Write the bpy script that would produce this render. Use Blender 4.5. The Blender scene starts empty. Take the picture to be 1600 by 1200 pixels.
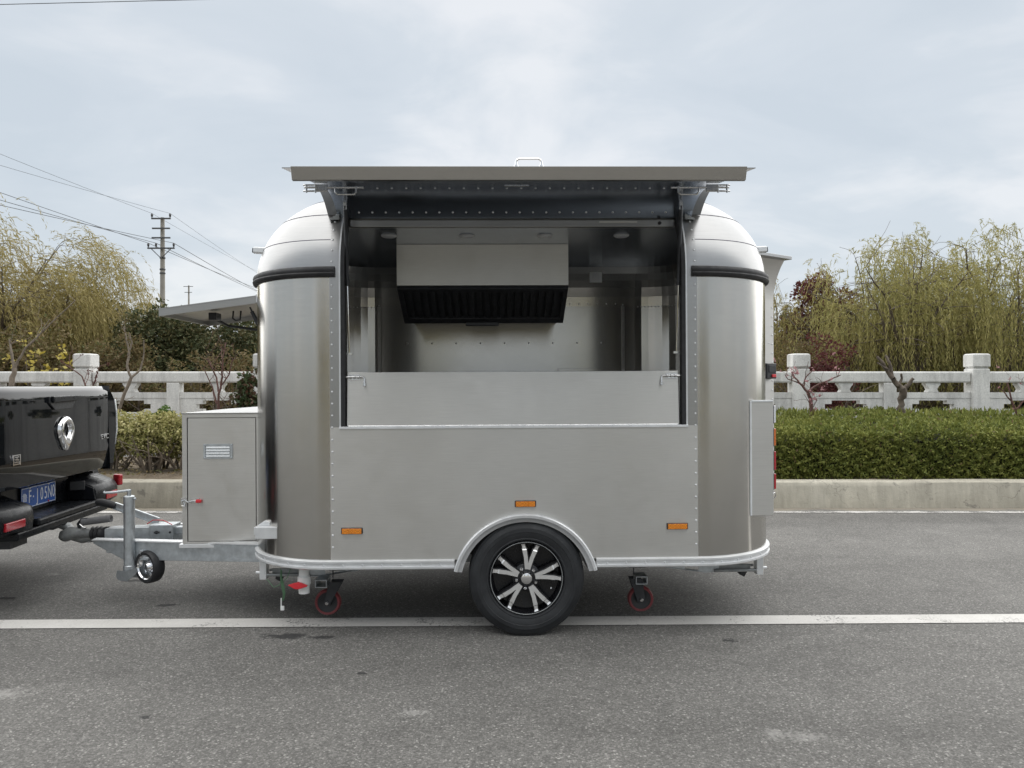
import bpy, bmesh, math, random
import numpy as np
from mathutils import Vector, Matrix, Euler

random.seed(7)
RNG = np.random.default_rng(7)
R = math.radians
scn = bpy.context.scene
col = scn.collection

# ------------------------------------------------------------------ camera
EYE = 1.41                      # eye height above the road
F = 1200.0                      # focal length in pixels of the 1600 px wide photograph
cam_d = bpy.data.cameras.new('camera')
cam_d.sensor_width = 36.0
cam_d.lens = 36.0 * F / 1600.0
cam_d.clip_start = 0.05
cam_d.clip_end = 3000
cam = bpy.data.objects.new('camera', cam_d)
cam.location = (0, 0, EYE)
cam.rotation_euler = (R(90), 0, 0)
col.objects.link(cam)
scn.camera = cam

# ------------------------------------------------------------------ world, sun, exposure
SUN_EL, SUN_AZ = 60.0, 4.0     # degrees; azimuth from +Y towards +X, the sun is behind thin cloud
world = bpy.data.worlds.new('World')
scn.world = world
world.use_nodes = True
wn, wl = world.node_tree.nodes, world.node_tree.links
wn.clear()
w_out = wn.new('ShaderNodeOutputWorld')
w_bg = wn.new('ShaderNodeBackground')
w_bg.inputs['Strength'].default_value = 0.05
w_sky = wn.new('ShaderNodeTexSky')
w_sky.sky_type = 'NISHITA'
w_sky.sun_disc = False
w_sky.sun_elevation = R(SUN_EL)
w_sky.sun_rotation = R(SUN_AZ)
w_sky.air_density = 1.0
w_sky.dust_density = 1.5
w_tc = wn.new('ShaderNodeTexCoord')
w_sep = wn.new('ShaderNodeSeparateXYZ')
wl.new(w_tc.outputs['Generated'], w_sep.inputs[0])
w_den = wn.new('ShaderNodeMath'); w_den.operation = 'ADD'; w_den.inputs[1].default_value = 0.28
w_abs = wn.new('ShaderNodeMath'); w_abs.operation = 'ABSOLUTE'
wl.new(w_sep.outputs['Z'], w_abs.inputs[0]); wl.new(w_abs.outputs[0], w_den.inputs[0])
w_dx = wn.new('ShaderNodeMath'); w_dx.operation = 'DIVIDE'
w_dy = wn.new('ShaderNodeMath'); w_dy.operation = 'DIVIDE'
wl.new(w_sep.outputs['X'], w_dx.inputs[0]); wl.new(w_den.outputs[0], w_dx.inputs[1])
wl.new(w_sep.outputs['Y'], w_dy.inputs[0]); wl.new(w_den.outputs[0], w_dy.inputs[1])
w_cmb = wn.new('ShaderNodeCombineXYZ')
wl.new(w_dx.outputs[0], w_cmb.inputs[0]); wl.new(w_dy.outputs[0], w_cmb.inputs[1])
def w_noise(scale, detail, rough, dist, off):
    m = wn.new('ShaderNodeMapping'); m.inputs['Location'].default_value = off
    m.inputs['Scale'].default_value = (0.75, 1.0, 1.0)
    wl.new(w_cmb.outputs[0], m.inputs['Vector'])
    n = wn.new('ShaderNodeTexNoise')
    n.inputs['Scale'].default_value = scale; n.inputs['Detail'].default_value = detail
    n.inputs['Roughness'].default_value = rough; n.inputs['Distortion'].default_value = dist
    wl.new(m.outputs[0], n.inputs['Vector'])
    return n
w_n1 = w_noise(1.15, 6, 0.52, 0.4, (3.1, 1.7, 0))
w_n2 = w_noise(3.2, 5, 0.55, 0.6, (0.3, 5.2, 0))
w_mix = wn.new('ShaderNodeMath'); w_mix.operation = 'MULTIPLY_ADD'
w_mix.inputs[1].default_value = 0.55
wl.new(w_n2.outputs['Fac'], w_mix.inputs[0])
wl.new(w_n1.outputs['Fac'], w_mix.inputs[2])
w_ramp = wn.new('ShaderNodeValToRGB')
w_ramp.color_ramp.elements[0].position = 0.62
w_ramp.color_ramp.elements[0].color = (0.615, 0.675, 0.727, 1)
w_ramp.color_ramp.elements[1].position = 0.90
w_ramp.color_ramp.elements[1].color = (0.83, 0.85, 0.87, 1)
e = w_ramp.color_ramp.elements.new(0.75); e.color = (0.665, 0.718, 0.765, 1)
wl.new(w_mix.outputs[0], w_ramp.inputs['Fac'])
w_scale = wn.new('ShaderNodeVectorMath'); w_scale.operation = 'SCALE'
w_scale.inputs['Scale'].default_value = 6.3      # the cloud deck, against the 0.05 background strength
wl.new(w_ramp.outputs['Color'], w_scale.inputs[0])
w_m = wn.new('ShaderNodeMixRGB'); w_m.inputs['Fac'].default_value = 0.90   # nearly full cloud cover
wl.new(w_sky.outputs['Color'], w_m.inputs['Color1'])
wl.new(w_scale.outputs[0], w_m.inputs['Color2'])
wl.new(w_m.outputs['Color'], w_bg.inputs['Color'])
wl.new(w_bg.outputs[0], w_out.inputs['Surface'])

sun_d = bpy.data.lights.new('sun', 'SUN')
sun_d.energy = 1.5
sun_d.angle = R(150)         # thin overcast: the glow fills the upper sky
sun_d.color = (1.0, 0.97, 0.92)
sun = bpy.data.objects.new('sun', sun_d)
_a, _e = R(SUN_AZ), R(SUN_EL)
_dir = Vector((math.sin(_a) * math.cos(_e), math.cos(_a) * math.cos(_e), math.sin(_e)))
sun.rotation_euler = _dir.to_track_quat('Z', 'Y').to_euler()
sun.location = _dir * 50
col.objects.link(sun)

scn.view_settings.view_transform = 'Standard'
scn.view_settings.look = 'None'
scn.view_settings.exposure = 1.68
scn.view_settings.gamma = 1.0
scn.view_settings.use_curve_mapping = False
scn.render.resolution_x = 1024
scn.render.resolution_y = 768

# ------------------------------------------------------------------ helpers
def px(x, y, d):
    """a pixel of the photograph at depth d -> world point"""
    return Vector(((x - 800) / F * d, d, EYE + (600 - y) / F * d))

class MB:
    """collects shapes, builds ONE mesh object"""
    def __init__(s):
        s.v, s.f = [], []
    def add(s, vs, fs):
        o = len(s.v)
        s.v += [tuple(p) for p in vs]
        s.f += [tuple(i + o for i in q) for q in fs]
        return s
    def box(s, x0, x1, y0, y1, z0, z1):
        return s.add([(x0,y0,z0),(x1,y0,z0),(x1,y1,z0),(x0,y1,z0),(x0,y0,z1),(x1,y0,z1),(x1,y1,z1),(x0,y1,z1)],
                     [(0,3,2,1),(4,5,6,7),(0,1,5,4),(1,2,6,5),(2,3,7,6),(3,0,4,7)])
    def cbox(s, c, size, rot=None):
        h = [a / 2 for a in size]
        m = (rot.to_matrix() if isinstance(rot, Euler) else rot) if rot else Matrix.Identity(3)
        c = Vector(c)
        vs = [c + m @ Vector((sx*h[0], sy*h[1], sz*h[2])) for sz in (-1,1) for sx, sy in ((-1,-1),(1,-1),(1,1),(-1,1))]
        return s.add(vs, [(0,3,2,1),(4,5,6,7),(0,1,5,4),(1,2,6,5),(2,3,7,6),(3,0,4,7)])
    def tube(s, path, r, n=10, cap=True):
        path = [Vector(p) for p in path]
        rs = r if isinstance(r, (list, tuple)) else [r] * len(path)
        t0 = (path[1] - path[0]).normalized()
        up = Vector((0,0,1)) if abs(t0.z) < 0.9 else Vector((1,0,0))
        a = t0.cross(up).normalized(); vs = []; prev = t0
        for i, p in enumerate(path):
            if i == 0: t = t0
            elif i == len(path) - 1: t = (path[i] - path[i-1]).normalized()
            else: t = ((path[i+1] - path[i]).normalized() + (path[i] - path[i-1]).normalized()).normalized()
            q = prev.rotation_difference(t); a = (q @ a); a = (a - t * a.dot(t)).normalized(); prev = t
            b = t.cross(a)
            for k in range(n):
                an = 2 * math.pi * k / n
                vs.append(p + (a * math.cos(an) + b * math.sin(an)) * rs[i])
        fs = []
        for i in range(len(path) - 1):
            for k in range(n):
                k2 = (k + 1) % n
                fs.append((i*n+k, i*n+k2, (i+1)*n+k2, (i+1)*n+k))
        if cap:
            fs.append(tuple(range(n))[::-1]); fs.append(tuple((len(path)-1)*n + k for k in range(n)))
        return s.add(vs, fs)
    def rod(s, a, b, r, n=10, r2=None):
        return s.tube([a, b], [r, r if r2 is None else r2], n)
    def lathe(s, prof, c=(0,0,0), axis=(0,1,0), n=32, a0=0.0, a1=2*math.pi, ref=None, close=False):
        """prof = [(radius, along axis)]"""
        c = Vector(c); ax = Vector(axis).normalized()
        u = Vector(ref) if ref else (Vector((0,0,1)) if abs(ax.z) < 0.9 else Vector((1,0,0)))
        u = (u - ax * u.dot(ax)).normalized(); w = ax.cross(u)
        full = abs((a1 - a0) - 2*math.pi) < 1e-6
        m = n if full else n + 1; vs = []; fs = []
        for k in range(m):
            an = a0 + (a1 - a0) * k / n
            d = u * math.cos(an) + w * math.sin(an)
            for (r, h) in prof: vs.append(c + ax * h + d * r)
        L = len(prof); seg = L if close else L - 1
        for k in range(n):
            k2 = (k + 1) % m
            for j in range(seg):
                j2 = (j + 1) % L
                fs.append((k*L+j, k*L+j2, k2*L+j2, k2*L+j))
        if not full and close:
            fs.append(tuple(range(L))); fs.append(tuple((m-1)*L + j for j in range(L))[::-1])
        return s.add(vs, fs)
    def prism(s, poly, f0, f1):
        """poly: list of 2D points; f0/f1 map a 2D point to 3D on either end"""
        n = len(poly)
        vs = [f0(*p) for p in poly] + [f1(*p) for p in poly]
        fs = [tuple(range(n))[::-1], tuple(range(n, 2*n))]
        fs += [(i, (i+1) % n, n + (i+1) % n, n + i) for i in range(n)]
        return s.add(vs, fs)
    def cells(s, xs, zs, mask, fn):
        """solid slab of grid cells; mask(i,j) True = solid; fn(x, z, side 0/1) -> point"""
        nx, nz = len(xs), len(zs)
        vs = [fn(xs[i], zs[j], k) for k in (0,1) for j in range(nz) for i in range(nx)]
        I = lambda i, j, k: k*nx*nz + j*nx + i
        ok = lambda i, j: 0 <= i < nx-1 and 0 <= j < nz-1 and mask(i, j)
        fs = []
        for j in range(nz-1):
            for i in range(nx-1):
                if not ok(i, j): continue
                fs.append((I(i,j,0), I(i+1,j,0), I(i+1,j+1,0), I(i,j+1,0)))
                fs.append((I(i,j+1,1), I(i+1,j+1,1), I(i+1,j,1), I(i,j,1)))
                if not ok(i-1,j): fs.append((I(i,j+1,0), I(i,j+1,1), I(i,j,1), I(i,j,0)))
                if not ok(i+1,j): fs.append((I(i+1,j,0), I(i+1,j,1), I(i+1,j+1,1), I(i+1,j+1,0)))
                if not ok(i,j-1): fs.append((I(i,j,0), I(i,j,1), I(i+1,j,1), I(i+1,j,0)))
                if not ok(i,j+1): fs.append((I(i+1,j+1,0), I(i+1,j+1,1), I(i,j+1,1), I(i,j+1,0)))
        return s.add(vs, fs)
    def grid(s, rows):
        """sheet from rows of points"""
        n = len(rows[0])
        vs = [p for r in rows for p in r]
        fs = [(j*n+i, j*n+i+1, (j+1)*n+i+1, (j+1)*n+i) for j in range(len(rows)-1) for i in range(n-1)]
        return s.add(vs, fs)
    def rivet(s, p, nrm, r=0.006):
        p = Vector(p); nrm = Vector(nrm).normalized()
        u = nrm.orthogonal().normalized(); w = nrm.cross(u)
        vs = []
        for rr, h in ((1.0, -0.05), (0.72, 0.45)):
            for k in range(7):
                a = 2*math.pi*k/7
                vs.append(p + (u*math.cos(a) + w*math.sin(a)) * r*rr + nrm * r*h)
        vs.append(p + nrm * r * 0.62)
        fs = [(k, (k+1) % 7, 7+(k+1) % 7, 7+k) for k in range(7)] + [(7+k, 7+(k+1) % 7, 14) for k in range(7)]
        return s.add(vs, fs)
    def build(s, name, mat, parent=None, smooth=0, bevel=0, fix=True, seg=2):
        me = bpy.data.meshes.new(name)
        me.from_pydata(s.v, [], s.f)
        if fix:
            bm = bmesh.new(); bm.from_mesh(me)
            bmesh.ops.remove_doubles(bm, verts=bm.verts, dist=1e-5)
            bmesh.ops.recalc_face_normals(bm, faces=bm.faces)
            bm.to_mesh(me); bm.free()
        if smooth:
            me.shade_smooth()
            me.set_sharp_from_angle(angle=R(smooth))
        if mat: me.materials.append(mat)
        o = bpy.data.objects.new(name, me)
        col.objects.link(o)
        if parent: o.parent = parent
        if bevel:
            b = o.modifiers.new('bevel', 'BEVEL'); b.width = bevel; b.segments = seg
            b.limit_method = 'ANGLE'; b.angle_limit = R(35)
        return o

def empty(name, loc=(0,0,0), rot=(0,0,0), parent=None):
    o = bpy.data.objects.new(name, None)
    o.empty_display_size = 0.2
    col.objects.link(o); o.location = loc; o.rotation_euler = rot
    if parent: o.parent = parent
    return o

def tag(o, label=None, cat=None, group=None, kind=None):
    if label: o['label'] = label
    if cat: o['category'] = cat
    if group: o['group'] = group
    if kind: o['kind'] = kind
    return o

def quads_obj(name, V, mat, parent=None):
    """V: (N,4,3) array of quads -> one mesh object"""
    n = V.shape[0]
    me = bpy.data.meshes.new(name)
    me.vertices.add(n*4); me.vertices.foreach_set('co', V.reshape(-1).astype(np.float32))
    me.loops.add(n*4); me.loops.foreach_set('vertex_index', np.arange(n*4, dtype=np.int32))
    me.polygons.add(n); me.polygons.foreach_set('loop_start', np.arange(0, n*4, 4, dtype=np.int32))
    me.update(calc_edges=True)
    me.materials.append(mat)
    o = bpy.data.objects.new(name, me); col.objects.link(o)
    if parent: o.parent = parent
    return o

def unit(a): return a / np.maximum(np.linalg.norm(a, axis=-1, keepdims=True), 1e-9)
def leaves(C, D, L, W, rng):
    """rhombic leaves: centres C, directions D, lengths L, widths W"""
    D = unit(D); S = unit(np.cross(D, rng.normal(size=D.shape)))
    L = np.broadcast_to(np.asarray(L, float), (len(C),))[:, None]; W = np.broadcast_to(np.asarray(W, float), (len(C),))[:, None]
    return np.stack([C - D*L*.5, C + S*W*.5, C + D*L*.5, C - S*W*.5], axis=1)

# ------------------------------------------------------------------ materials
MATS = {}
def mat(name):
    m = bpy.data.materials.new(name); m.use_nodes = True
    nt = m.node_tree; nt.nodes.clear()
    out = nt.nodes.new('ShaderNodeOutputMaterial'); b = nt.nodes.new('ShaderNodeBsdfPrincipled')
    nt.links.new(b.outputs[0], out.inputs['Surface'])
    MATS[name] = m
    return m, nt, b
def N(nt, t, **kw):
    n = nt.nodes.new(t)
    for k, v in kw.items():
        if k in n.inputs: n.inputs[k].default_value = v
        else: setattr(n, k, v)
    return n
def coords(nt, obj=True, scale=(1,1,1), loc=(0,0,0)):
    """object coordinates, or world position"""
    m = N(nt, 'ShaderNodeMapping'); m.inputs['Scale'].default_value = scale; m.inputs['Location'].default_value = loc
    if obj:
        t = N(nt, 'ShaderNodeTexCoord'); nt.links.new(t.outputs['Object'], m.inputs['Vector'])
    else:
        t = N(nt, 'ShaderNodeNewGeometry'); nt.links.new(t.outputs['Position'], m.inputs['Vector'])
    return m.outputs[0]
def noise(nt, vec, scale, detail=4, rough=0.5, dist=0.0):
    n = N(nt, 'ShaderNodeTexNoise', Scale=scale, Detail=detail, Roughness=rough, Distortion=dist)
    nt.links.new(vec, n.inputs['Vector']); return n.outputs['Fac']
def ramp(nt, fac, stops):
    r = N(nt, 'ShaderNodeValToRGB'); cr = r.color_ramp
    while len(cr.elements) < len(stops): cr.elements.new(0.5)
    for el, (p, c) in zip(cr.elements, stops):
        el.position = p; el.color = (c, c, c, 1) if isinstance(c, (int, float)) else (*c, 1)
    nt.links.new(fac, r.inputs['Fac']); return r.outputs['Color']
def mixc(nt, fac, a, b, mode='MIX'):
    m = N(nt, 'ShaderNodeMixRGB'); m.blend_type = mode
    for s, v in (('Fac', fac), ('Color1', a), ('Color2', b)):
        if hasattr(v, 'links') or hasattr(v, 'is_linked'): nt.links.new(v, m.inputs[s])
        elif s == 'Fac': m.inputs[s].default_value = v
        else: m.inputs[s].default_value = (*v, 1)
    return m.outputs[0]
def math_(nt, op, a, b=None):
    m = N(nt, 'ShaderNodeMath'); m.operation = op
    for i, v in enumerate((a, b)):
        if v is None: continue
        if hasattr(v, 'is_linked'): nt.links.new(v, m.inputs[i])
        else: m.inputs[i].default_value = v
    return m.outputs[0]
def bump(nt, b, h, strength=0.3, dist=0.01):
    n = N(nt, 'ShaderNodeBump', Strength=strength, Distance=dist)
    nt.links.new(h, n.inputs['Height']); nt.links.new(n.outputs[0], b.inputs['Normal'])
def simple(name, c, rough=0.5, metal=0.0, var=0.12, vs=8, spec=None, rvar=0.1, bumps=0.0, bs=60, coat=0.0):
    m, nt, b = mat(name)
    v = coords(nt)
    n = noise(nt, v, vs, 5, 0.6)
    lo = tuple(max(0, x*(1-var)) for x in c); hi = tuple(x*(1+var) for x in c)
    nt.links.new(ramp(nt, n, [(0.3, lo), (0.7, hi)]), b.inputs['Base Color'])
    nt.links.new(ramp(nt, noise(nt, v, vs*2.3, 4), [(0.3, max(0.02, rough-rvar)), (0.7, min(1, rough+rvar))]), b.inputs['Roughness'])
    b.inputs['Metallic'].default_value = metal
    if spec is not None: b.inputs['Specular IOR Level'].default_value = spec
    if coat: b.inputs['Coat Weight'].default_value = coat; b.inputs['Coat Roughness'].default_value = 0.03
    if bumps: bump(nt, b, noise(nt, v, bs, 4), bumps, 0.004)
    return m

def steel(name, c, rough, aniso, wave=0.35, smudge=0.08, vertical=True):
    """brushed sheet: light smeared across the brush lines"""
    m, nt, b = mat(name)
    v = coords(nt)
    g = N(nt, 'ShaderNodeNewGeometry')
    th = N(nt, 'ShaderNodeVectorMath'); th.operation = 'CROSS_PRODUCT'
    nt.links.new(g.outputs['True Normal'], th.inputs[0]); th.inputs[1].default_value = (0.0, 0.06, 1.0)
    tv = N(nt, 'ShaderNodeVectorMath'); tv.operation = 'CROSS_PRODUCT'
    nt.links.new(g.outputs['True Normal'], tv.inputs[0]); nt.links.new(th.outputs[0], tv.inputs[1])
    tn = N(nt, 'ShaderNodeVectorMath'); tn.operation = 'NORMALIZE'
    nt.links.new((tv if vertical else th).outputs[0], tn.inputs[0])
    nt.links.new(tn.outputs[0], b.inputs['Tangent'])
    b.inputs['Metallic'].default_value = 1.0
    b.inputs['Anisotropic'].default_value = aniso
    brush = noise(nt, coords(nt, scale=(1.2, 1.2, 60)), 6, 5, 0.7)
    patch = noise(nt, v, 2.2, 4, 0.55, 0.5)
    smear = noise(nt, coords(nt, loc=(4, 2, 9)), 7, 6, 0.65, 0.8)
    c1 = ramp(nt, patch, [(0.3, tuple(x*0.95 for x in c)), (0.7, tuple(min(1, x*1.04) for x in c))])
    c2 = mixc(nt, 0.20, c1, ramp(nt, brush, [(0.3, tuple(x*0.6 for x in c)), (0.7, tuple(min(1, x*1.25) for x in c))]))
    nt.links.new(c2, b.inputs['Base Color'])
    nt.links.new(ramp(nt, smear, [(0.35, rough - smudge*0.5), (0.75, rough + smudge)]), b.inputs['Roughness'])
    bp = N(nt, 'ShaderNodeBump', Strength=wave, Distance=0.006)
    nt.links.new(noise(nt, v, 1.7, 2, 0.4), bp.inputs['Height'])
    bp2 = N(nt, 'ShaderNodeBump', Strength=0.012, Distance=0.0005)
    nt.links.new(brush, bp2.inputs['Height']); nt.links.new(bp.outputs[0], bp2.inputs['Normal'])
    nt.links.new(bp2.outputs[0], b.inputs['Normal'])
    return m

STEEL = steel('brushed_stainless', (0.60, 0.59, 0.566), 0.345, 0.86, wave=0.40, smudge=0.055)
STEEL_END = steel('bright_stainless_ends', (0.50, 0.488, 0.462), 0.18, 0.84, wave=0.05, smudge=0.02)
STEEL_HATCH = steel('shade_tinted_stainless', (0.47, 0.52, 0.60), 0.22, 0.3, wave=0.08, smudge=0.03)  # smooth steel, with the blue cast of the shade tinted into its colour
STEEL_IN = steel('brushed_stainless_lining', (0.57, 0.56, 0.54), 0.20, 0.86, wave=0.06, smudge=0.012)
STEEL_ROOF = steel('satin_stainless_roof', (0.38, 0.38, 0.38), 0.30, 0.40, wave=0.06, smudge=0.03)
GALV = simple('galvanised_steel', (0.50, 0.53, 0.55), 0.42, 0.85, 0.18, 22, bumps=0.08)
GALV_DARK = simple('dull_zinc', (0.30, 0.31, 0.31), 0.55, 0.7, 0.2, 20)
ALU = simple('satin_aluminium_trim', (0.74, 0.75, 0.76), 0.42, 0.55, 0.08, 12)
CHROME = simple('chrome', (0.80, 0.80, 0.81), 0.08, 1.0, 0.03, 6, rvar=0.03)
WIRE = simple('polished_wire_steel', (0.62, 0.62, 0.62), 0.25, 1.0, 0.08, 20)
RUBBER = simple('black_rubber', (0.018, 0.018, 0.020), 0.6, 0, 0.25, 14, bumps=0.1)
PLASTIC = simple('black_plastic', (0.022, 0.023, 0.026), 0.42, 0, 0.2, 20)
DARKSTEEL = simple('black_painted_steel', (0.035, 0.036, 0.040), 0.45, 0.2, 0.3, 16)
SEAM = simple('seam_film', (0.050, 0.040, 0.085), 0.5, 0, 0.2, 10)
SEALANT = simple('white_sealant', (0.70, 0.72, 0.73), 0.5, 0, 0.06, 20)
PVC = simple('white_pvc', (0.78, 0.78, 0.76), 0.35, 0, 0.05, 14)
REDPL = simple('red_plastic', (0.62, 0.03, 0.04), 0.38, 0, 0.12, 20)
PU_RED = simple('dark_red_polyurethane', (0.17, 0.030, 0.034), 0.45, 0, 0.25, 20)
GREYFOAM = simple('grey_foam_grip', (0.14, 0.14, 0.145), 0.85, 0, 0.15, 30)
GREEN = simple('green_strap', (0.10, 0.20, 0.11), 0.7, 0, 0.2, 20)
def lens(name, c, em=0):
    m, nt, b = mat(name)
    v = coords(nt)
    w = N(nt, 'ShaderNodeTexChecker', Scale=130.0); nt.links.new(v, w.inputs['Vector'])
    nt.links.new(mixc(nt, w.outputs['Fac'], c, tuple(x*0.72 for x in c)), b.inputs['Base Color'])
    b.inputs['Roughness'].default_value = 0.18; b.inputs['Coat Weight'].default_value = 0.5
    b.inputs['Subsurface Weight'].default_value = 0.15; b.inputs['Subsurface Radius'].default_value = (0.01, 0.006, 0.003)
    return m
AMBER = lens('amber_lens', (0.85, 0.27, 0.015))
REDLENS = lens('red_lens', (0.42, 0.012, 0.022))
ORANGELENS = lens('orange_lens', (0.62, 0.15, 0.02))
CLEARLENS = lens('clear_lens', (0.72, 0.74, 0.76))
LAMPLENS = simple('frosted_lamp_lens', (0.62, 0.63, 0.65), 0.35, 0, 0.04, 10)
PAINT = simple('black_car_paint', (0.006, 0.007, 0.009), 0.035, 0, 0.15, 3, rvar=0.01, spec=0.45)
BUMPER = simple('black_bumper_plastic', (0.008, 0.009, 0.011), 0.32, 0, 0.2, 10, spec=0.22)
GLASS = simple('dark_car_glass', (0.012, 0.014, 0.016), 0.04, 0, 0.1, 3, rvar=0.01, spec=0.6)
PLATEBLUE = simple('blue_plate', (0.010, 0.085, 0.36), 0.35, 0, 0.08, 10)
PLATEWHITE = simple('white_plate_lettering', (0.78, 0.80, 0.82), 0.4, 0, 0.04, 20)

def tyre_mat():
    m, nt, b = mat('tyre_rubber')
    v = coords(nt)
    nt.links.new(ramp(nt, noise(nt, v, 9, 6, 0.65), [(0.25, (0.009, 0.010, 0.012)), (0.75, (0.026, 0.028, 0.031))]), b.inputs['Base Color'])
    nt.links.new(ramp(nt, noise(nt, v, 16, 5), [(0.3, 0.42), (0.7, 0.68)]), b.inputs['Roughness'])
    bump(nt, b, noise(nt, v, 120, 3), 0.12, 0.003)
    return m
TYRE = tyre_mat()
ALLOY_BLACK = simple('gloss_black_alloy', (0.008, 0.008, 0.010), 0.28, 0.0, 0.1, 8)
ALLOY_CUT = simple('machined_alloy', (0.90, 0.90, 0.90), 0.38, 1.0, 0.04, 30, rvar=0.03)

def spot(nt, pos, cx, cy, rx, ry, wob, wscale, soft=0.25):
    """mask of an irregular stain on the road at (cx, cy)"""
    mp = N(nt, 'ShaderNodeMapping'); mp.inputs['Location'].default_value = (-cx/rx, -cy/ry, 0)
    mp.inputs['Scale'].default_value = (1/rx, 1/ry, 0)
    nt.links.new(pos, mp.inputs['Vector'])
    ln = N(nt, 'ShaderNodeVectorMath'); ln.operation = 'LENGTH'; nt.links.new(mp.outputs[0], ln.inputs[0])
    n = noise(nt, pos, wscale, 4, 0.65)
    d = math_(nt, 'ADD', ln.outputs['Value'], math_(nt, 'MULTIPLY', math_(nt, 'SUBTRACT', n, 0.5), wob))
    mr = N(nt, 'ShaderNodeMapRange'); mr.inputs['From Min'].default_value = 1.0; mr.inputs['From Max'].default_value = 1.0 - soft
    nt.links.new(d, mr.inputs['Value'])
    return mr.outputs[0]
def asphalt_mat():
    m, nt, b = mat('worn_asphalt')
    g = N(nt, 'ShaderNodeNewGeometry'); pos = g.outputs['Position']
    big = noise(nt, pos, 0.35, 5, 0.6, 0.4)
    mid = noise(nt, pos, 3.0, 5, 0.6)
    base = mixc(nt, 0.5, ramp(nt, big, [(0.3, (0.142, 0.138, 0.131)), (0.7, (0.176, 0.171, 0.161))]),
                ramp(nt, mid, [(0.3, (0.139, 0.135, 0.128)), (0.7, (0.180, 0.175, 0.165))]))
    vor = N(nt, 'ShaderNodeTexVoronoi', Scale=125.0); nt.links.new(pos, vor.inputs['Vector'])
    vsep = N(nt, 'ShaderNodeSeparateColor'); nt.links.new(vor.outputs['Color'], vsep.inputs[0])
    # aggregate: each stone its own grey, bitumen dark between
    stone = ramp(nt, vsep.outputs[0], [(0.0, 0.66), (0.55, 1.0), (0.86, 1.2), (0.95, 1.55), (1.0, 2.2)])
    c1 = mixc(nt, 1.0, base, stone, 'MULTIPLY')
    edge = ramp(nt, vor.outputs['Distance'], [(0.25, 1.0), (0.62, 0.70)])
    c2 = mixc(nt, 0.75, c1, mixc(nt, 1.0, c1, edge, 'MULTIPLY'))
    fine = ramp(nt, noise(nt, pos, 260, 3, 0.7), [(0.3, 0.72), (0.7, 1.28)])
    c3 = mixc(nt, 0.8, c2, mixc(nt, 1.0, c2, fine, 'MULTIPLY'))
    # stains: oil under the drain, old drips, lime marks
    dark = [(-1.27, 4.29, 0.15, 0.06, 3.2, 17), (-1.05, 4.27, 0.08, 0.035, 3.4, 22), (-3.35, 5.05, 0.10, 0.04, 3.2, 20),
            (1.2, 4.22, 0.05, 0.03, 3.4, 26), (-2.7, 5.5, 0.12, 0.04, 3.2, 18), (-2.2, 4.9, 0.09, 0.035, 3.2, 20), (-0.73, 3.74, 0.03, 0.025, 3.2, 30), (-1.55, 3.25, 0.025, 0.02, 3.0, 30)]
    for a in dark:
        c3 = mixc(nt, math_(nt, 'MULTIPLY', spot(nt, pos, *a, 0.5), 0.85), c3, (0.022, 0.022, 0.023))
    for a in [(1.06, 3.10, 0.07, 0.05, 4.2, 34), (1.18, 3.07, 0.10, 0.045, 4.2, 38), (-2.33, 3.50, 0.13, 0.07, 3.6, 24),
              (-0.42, 3.30, 0.06, 0.04, 4.2, 44), (0.25, 4.0, 0.02, 0.02, 3.4, 40), (-3.4, 5.7, 0.06, 0.05, 3.6, 30)]:
        c3 = mixc(nt, math_(nt, 'MULTIPLY', spot(nt, pos, *a, 0.8), 0.38), c3, (0.42, 0.41, 0.39))
    # lanes polished by tyres run along the road, with patchy wear
    lane = ramp(nt, noise(nt, coords(nt, obj=False, scale=(0.06, 1.1, 1.0), loc=(2, 0.7, 0)), 1.0, 3, 0.55), [(0.32, 0.84), (0.68, 1.14)])
    wear = ramp(nt, noise(nt, coords(nt, obj=False, loc=(7, 3, 0)), 1.3, 6, 0.7, 0.6), [(0.32, 0.86), (0.68, 1.12)])
    c3 = mixc(nt, 1.0, mixc(nt, 1.0, c3, lane, 'MULTIPLY'), wear, 'MULTIPLY')
    # drifted grit at the foot of the kerb
    sp = N(nt, 'ShaderNodeSeparateXYZ'); nt.links.new(pos, sp.inputs[0])
    gy = math_(nt, 'ADD', sp.outputs['Y'], math_(nt, 'MULTIPLY', noise(nt, pos, 2.2, 5, 0.65), 0.7))
    gm = N(nt, 'ShaderNodeMapRange'); gm.inputs['From Min'].default_value = 8.82; gm.inputs['From Max'].default_value = 9.0
    nt.links.new(gy, gm.inputs['Value'])
    c4 = mixc(nt, math_(nt, 'MULTIPLY', gm.outputs[0], 0.8), c3, (0.27, 0.24, 0.19))
    nt.links.new(c4, b.inputs['Base Color'])
    b.inputs['Roughness'].default_value = 0.82
    b.inputs['Specular IOR Level'].default_value = 0.35
    bp = N(nt, 'ShaderNodeBump', Strength=0.35, Distance=0.003)
    nt.links.new(math_(nt, 'ADD', math_(nt, 'MULTIPLY', vor.outputs['Distance'], -1.0), noise(nt, pos, 220, 3)), bp.inputs['Height'])
    nt.links.new(bp.outputs[0], b.inputs['Normal'])
    return m
ASPHALT = asphalt_mat()
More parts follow.
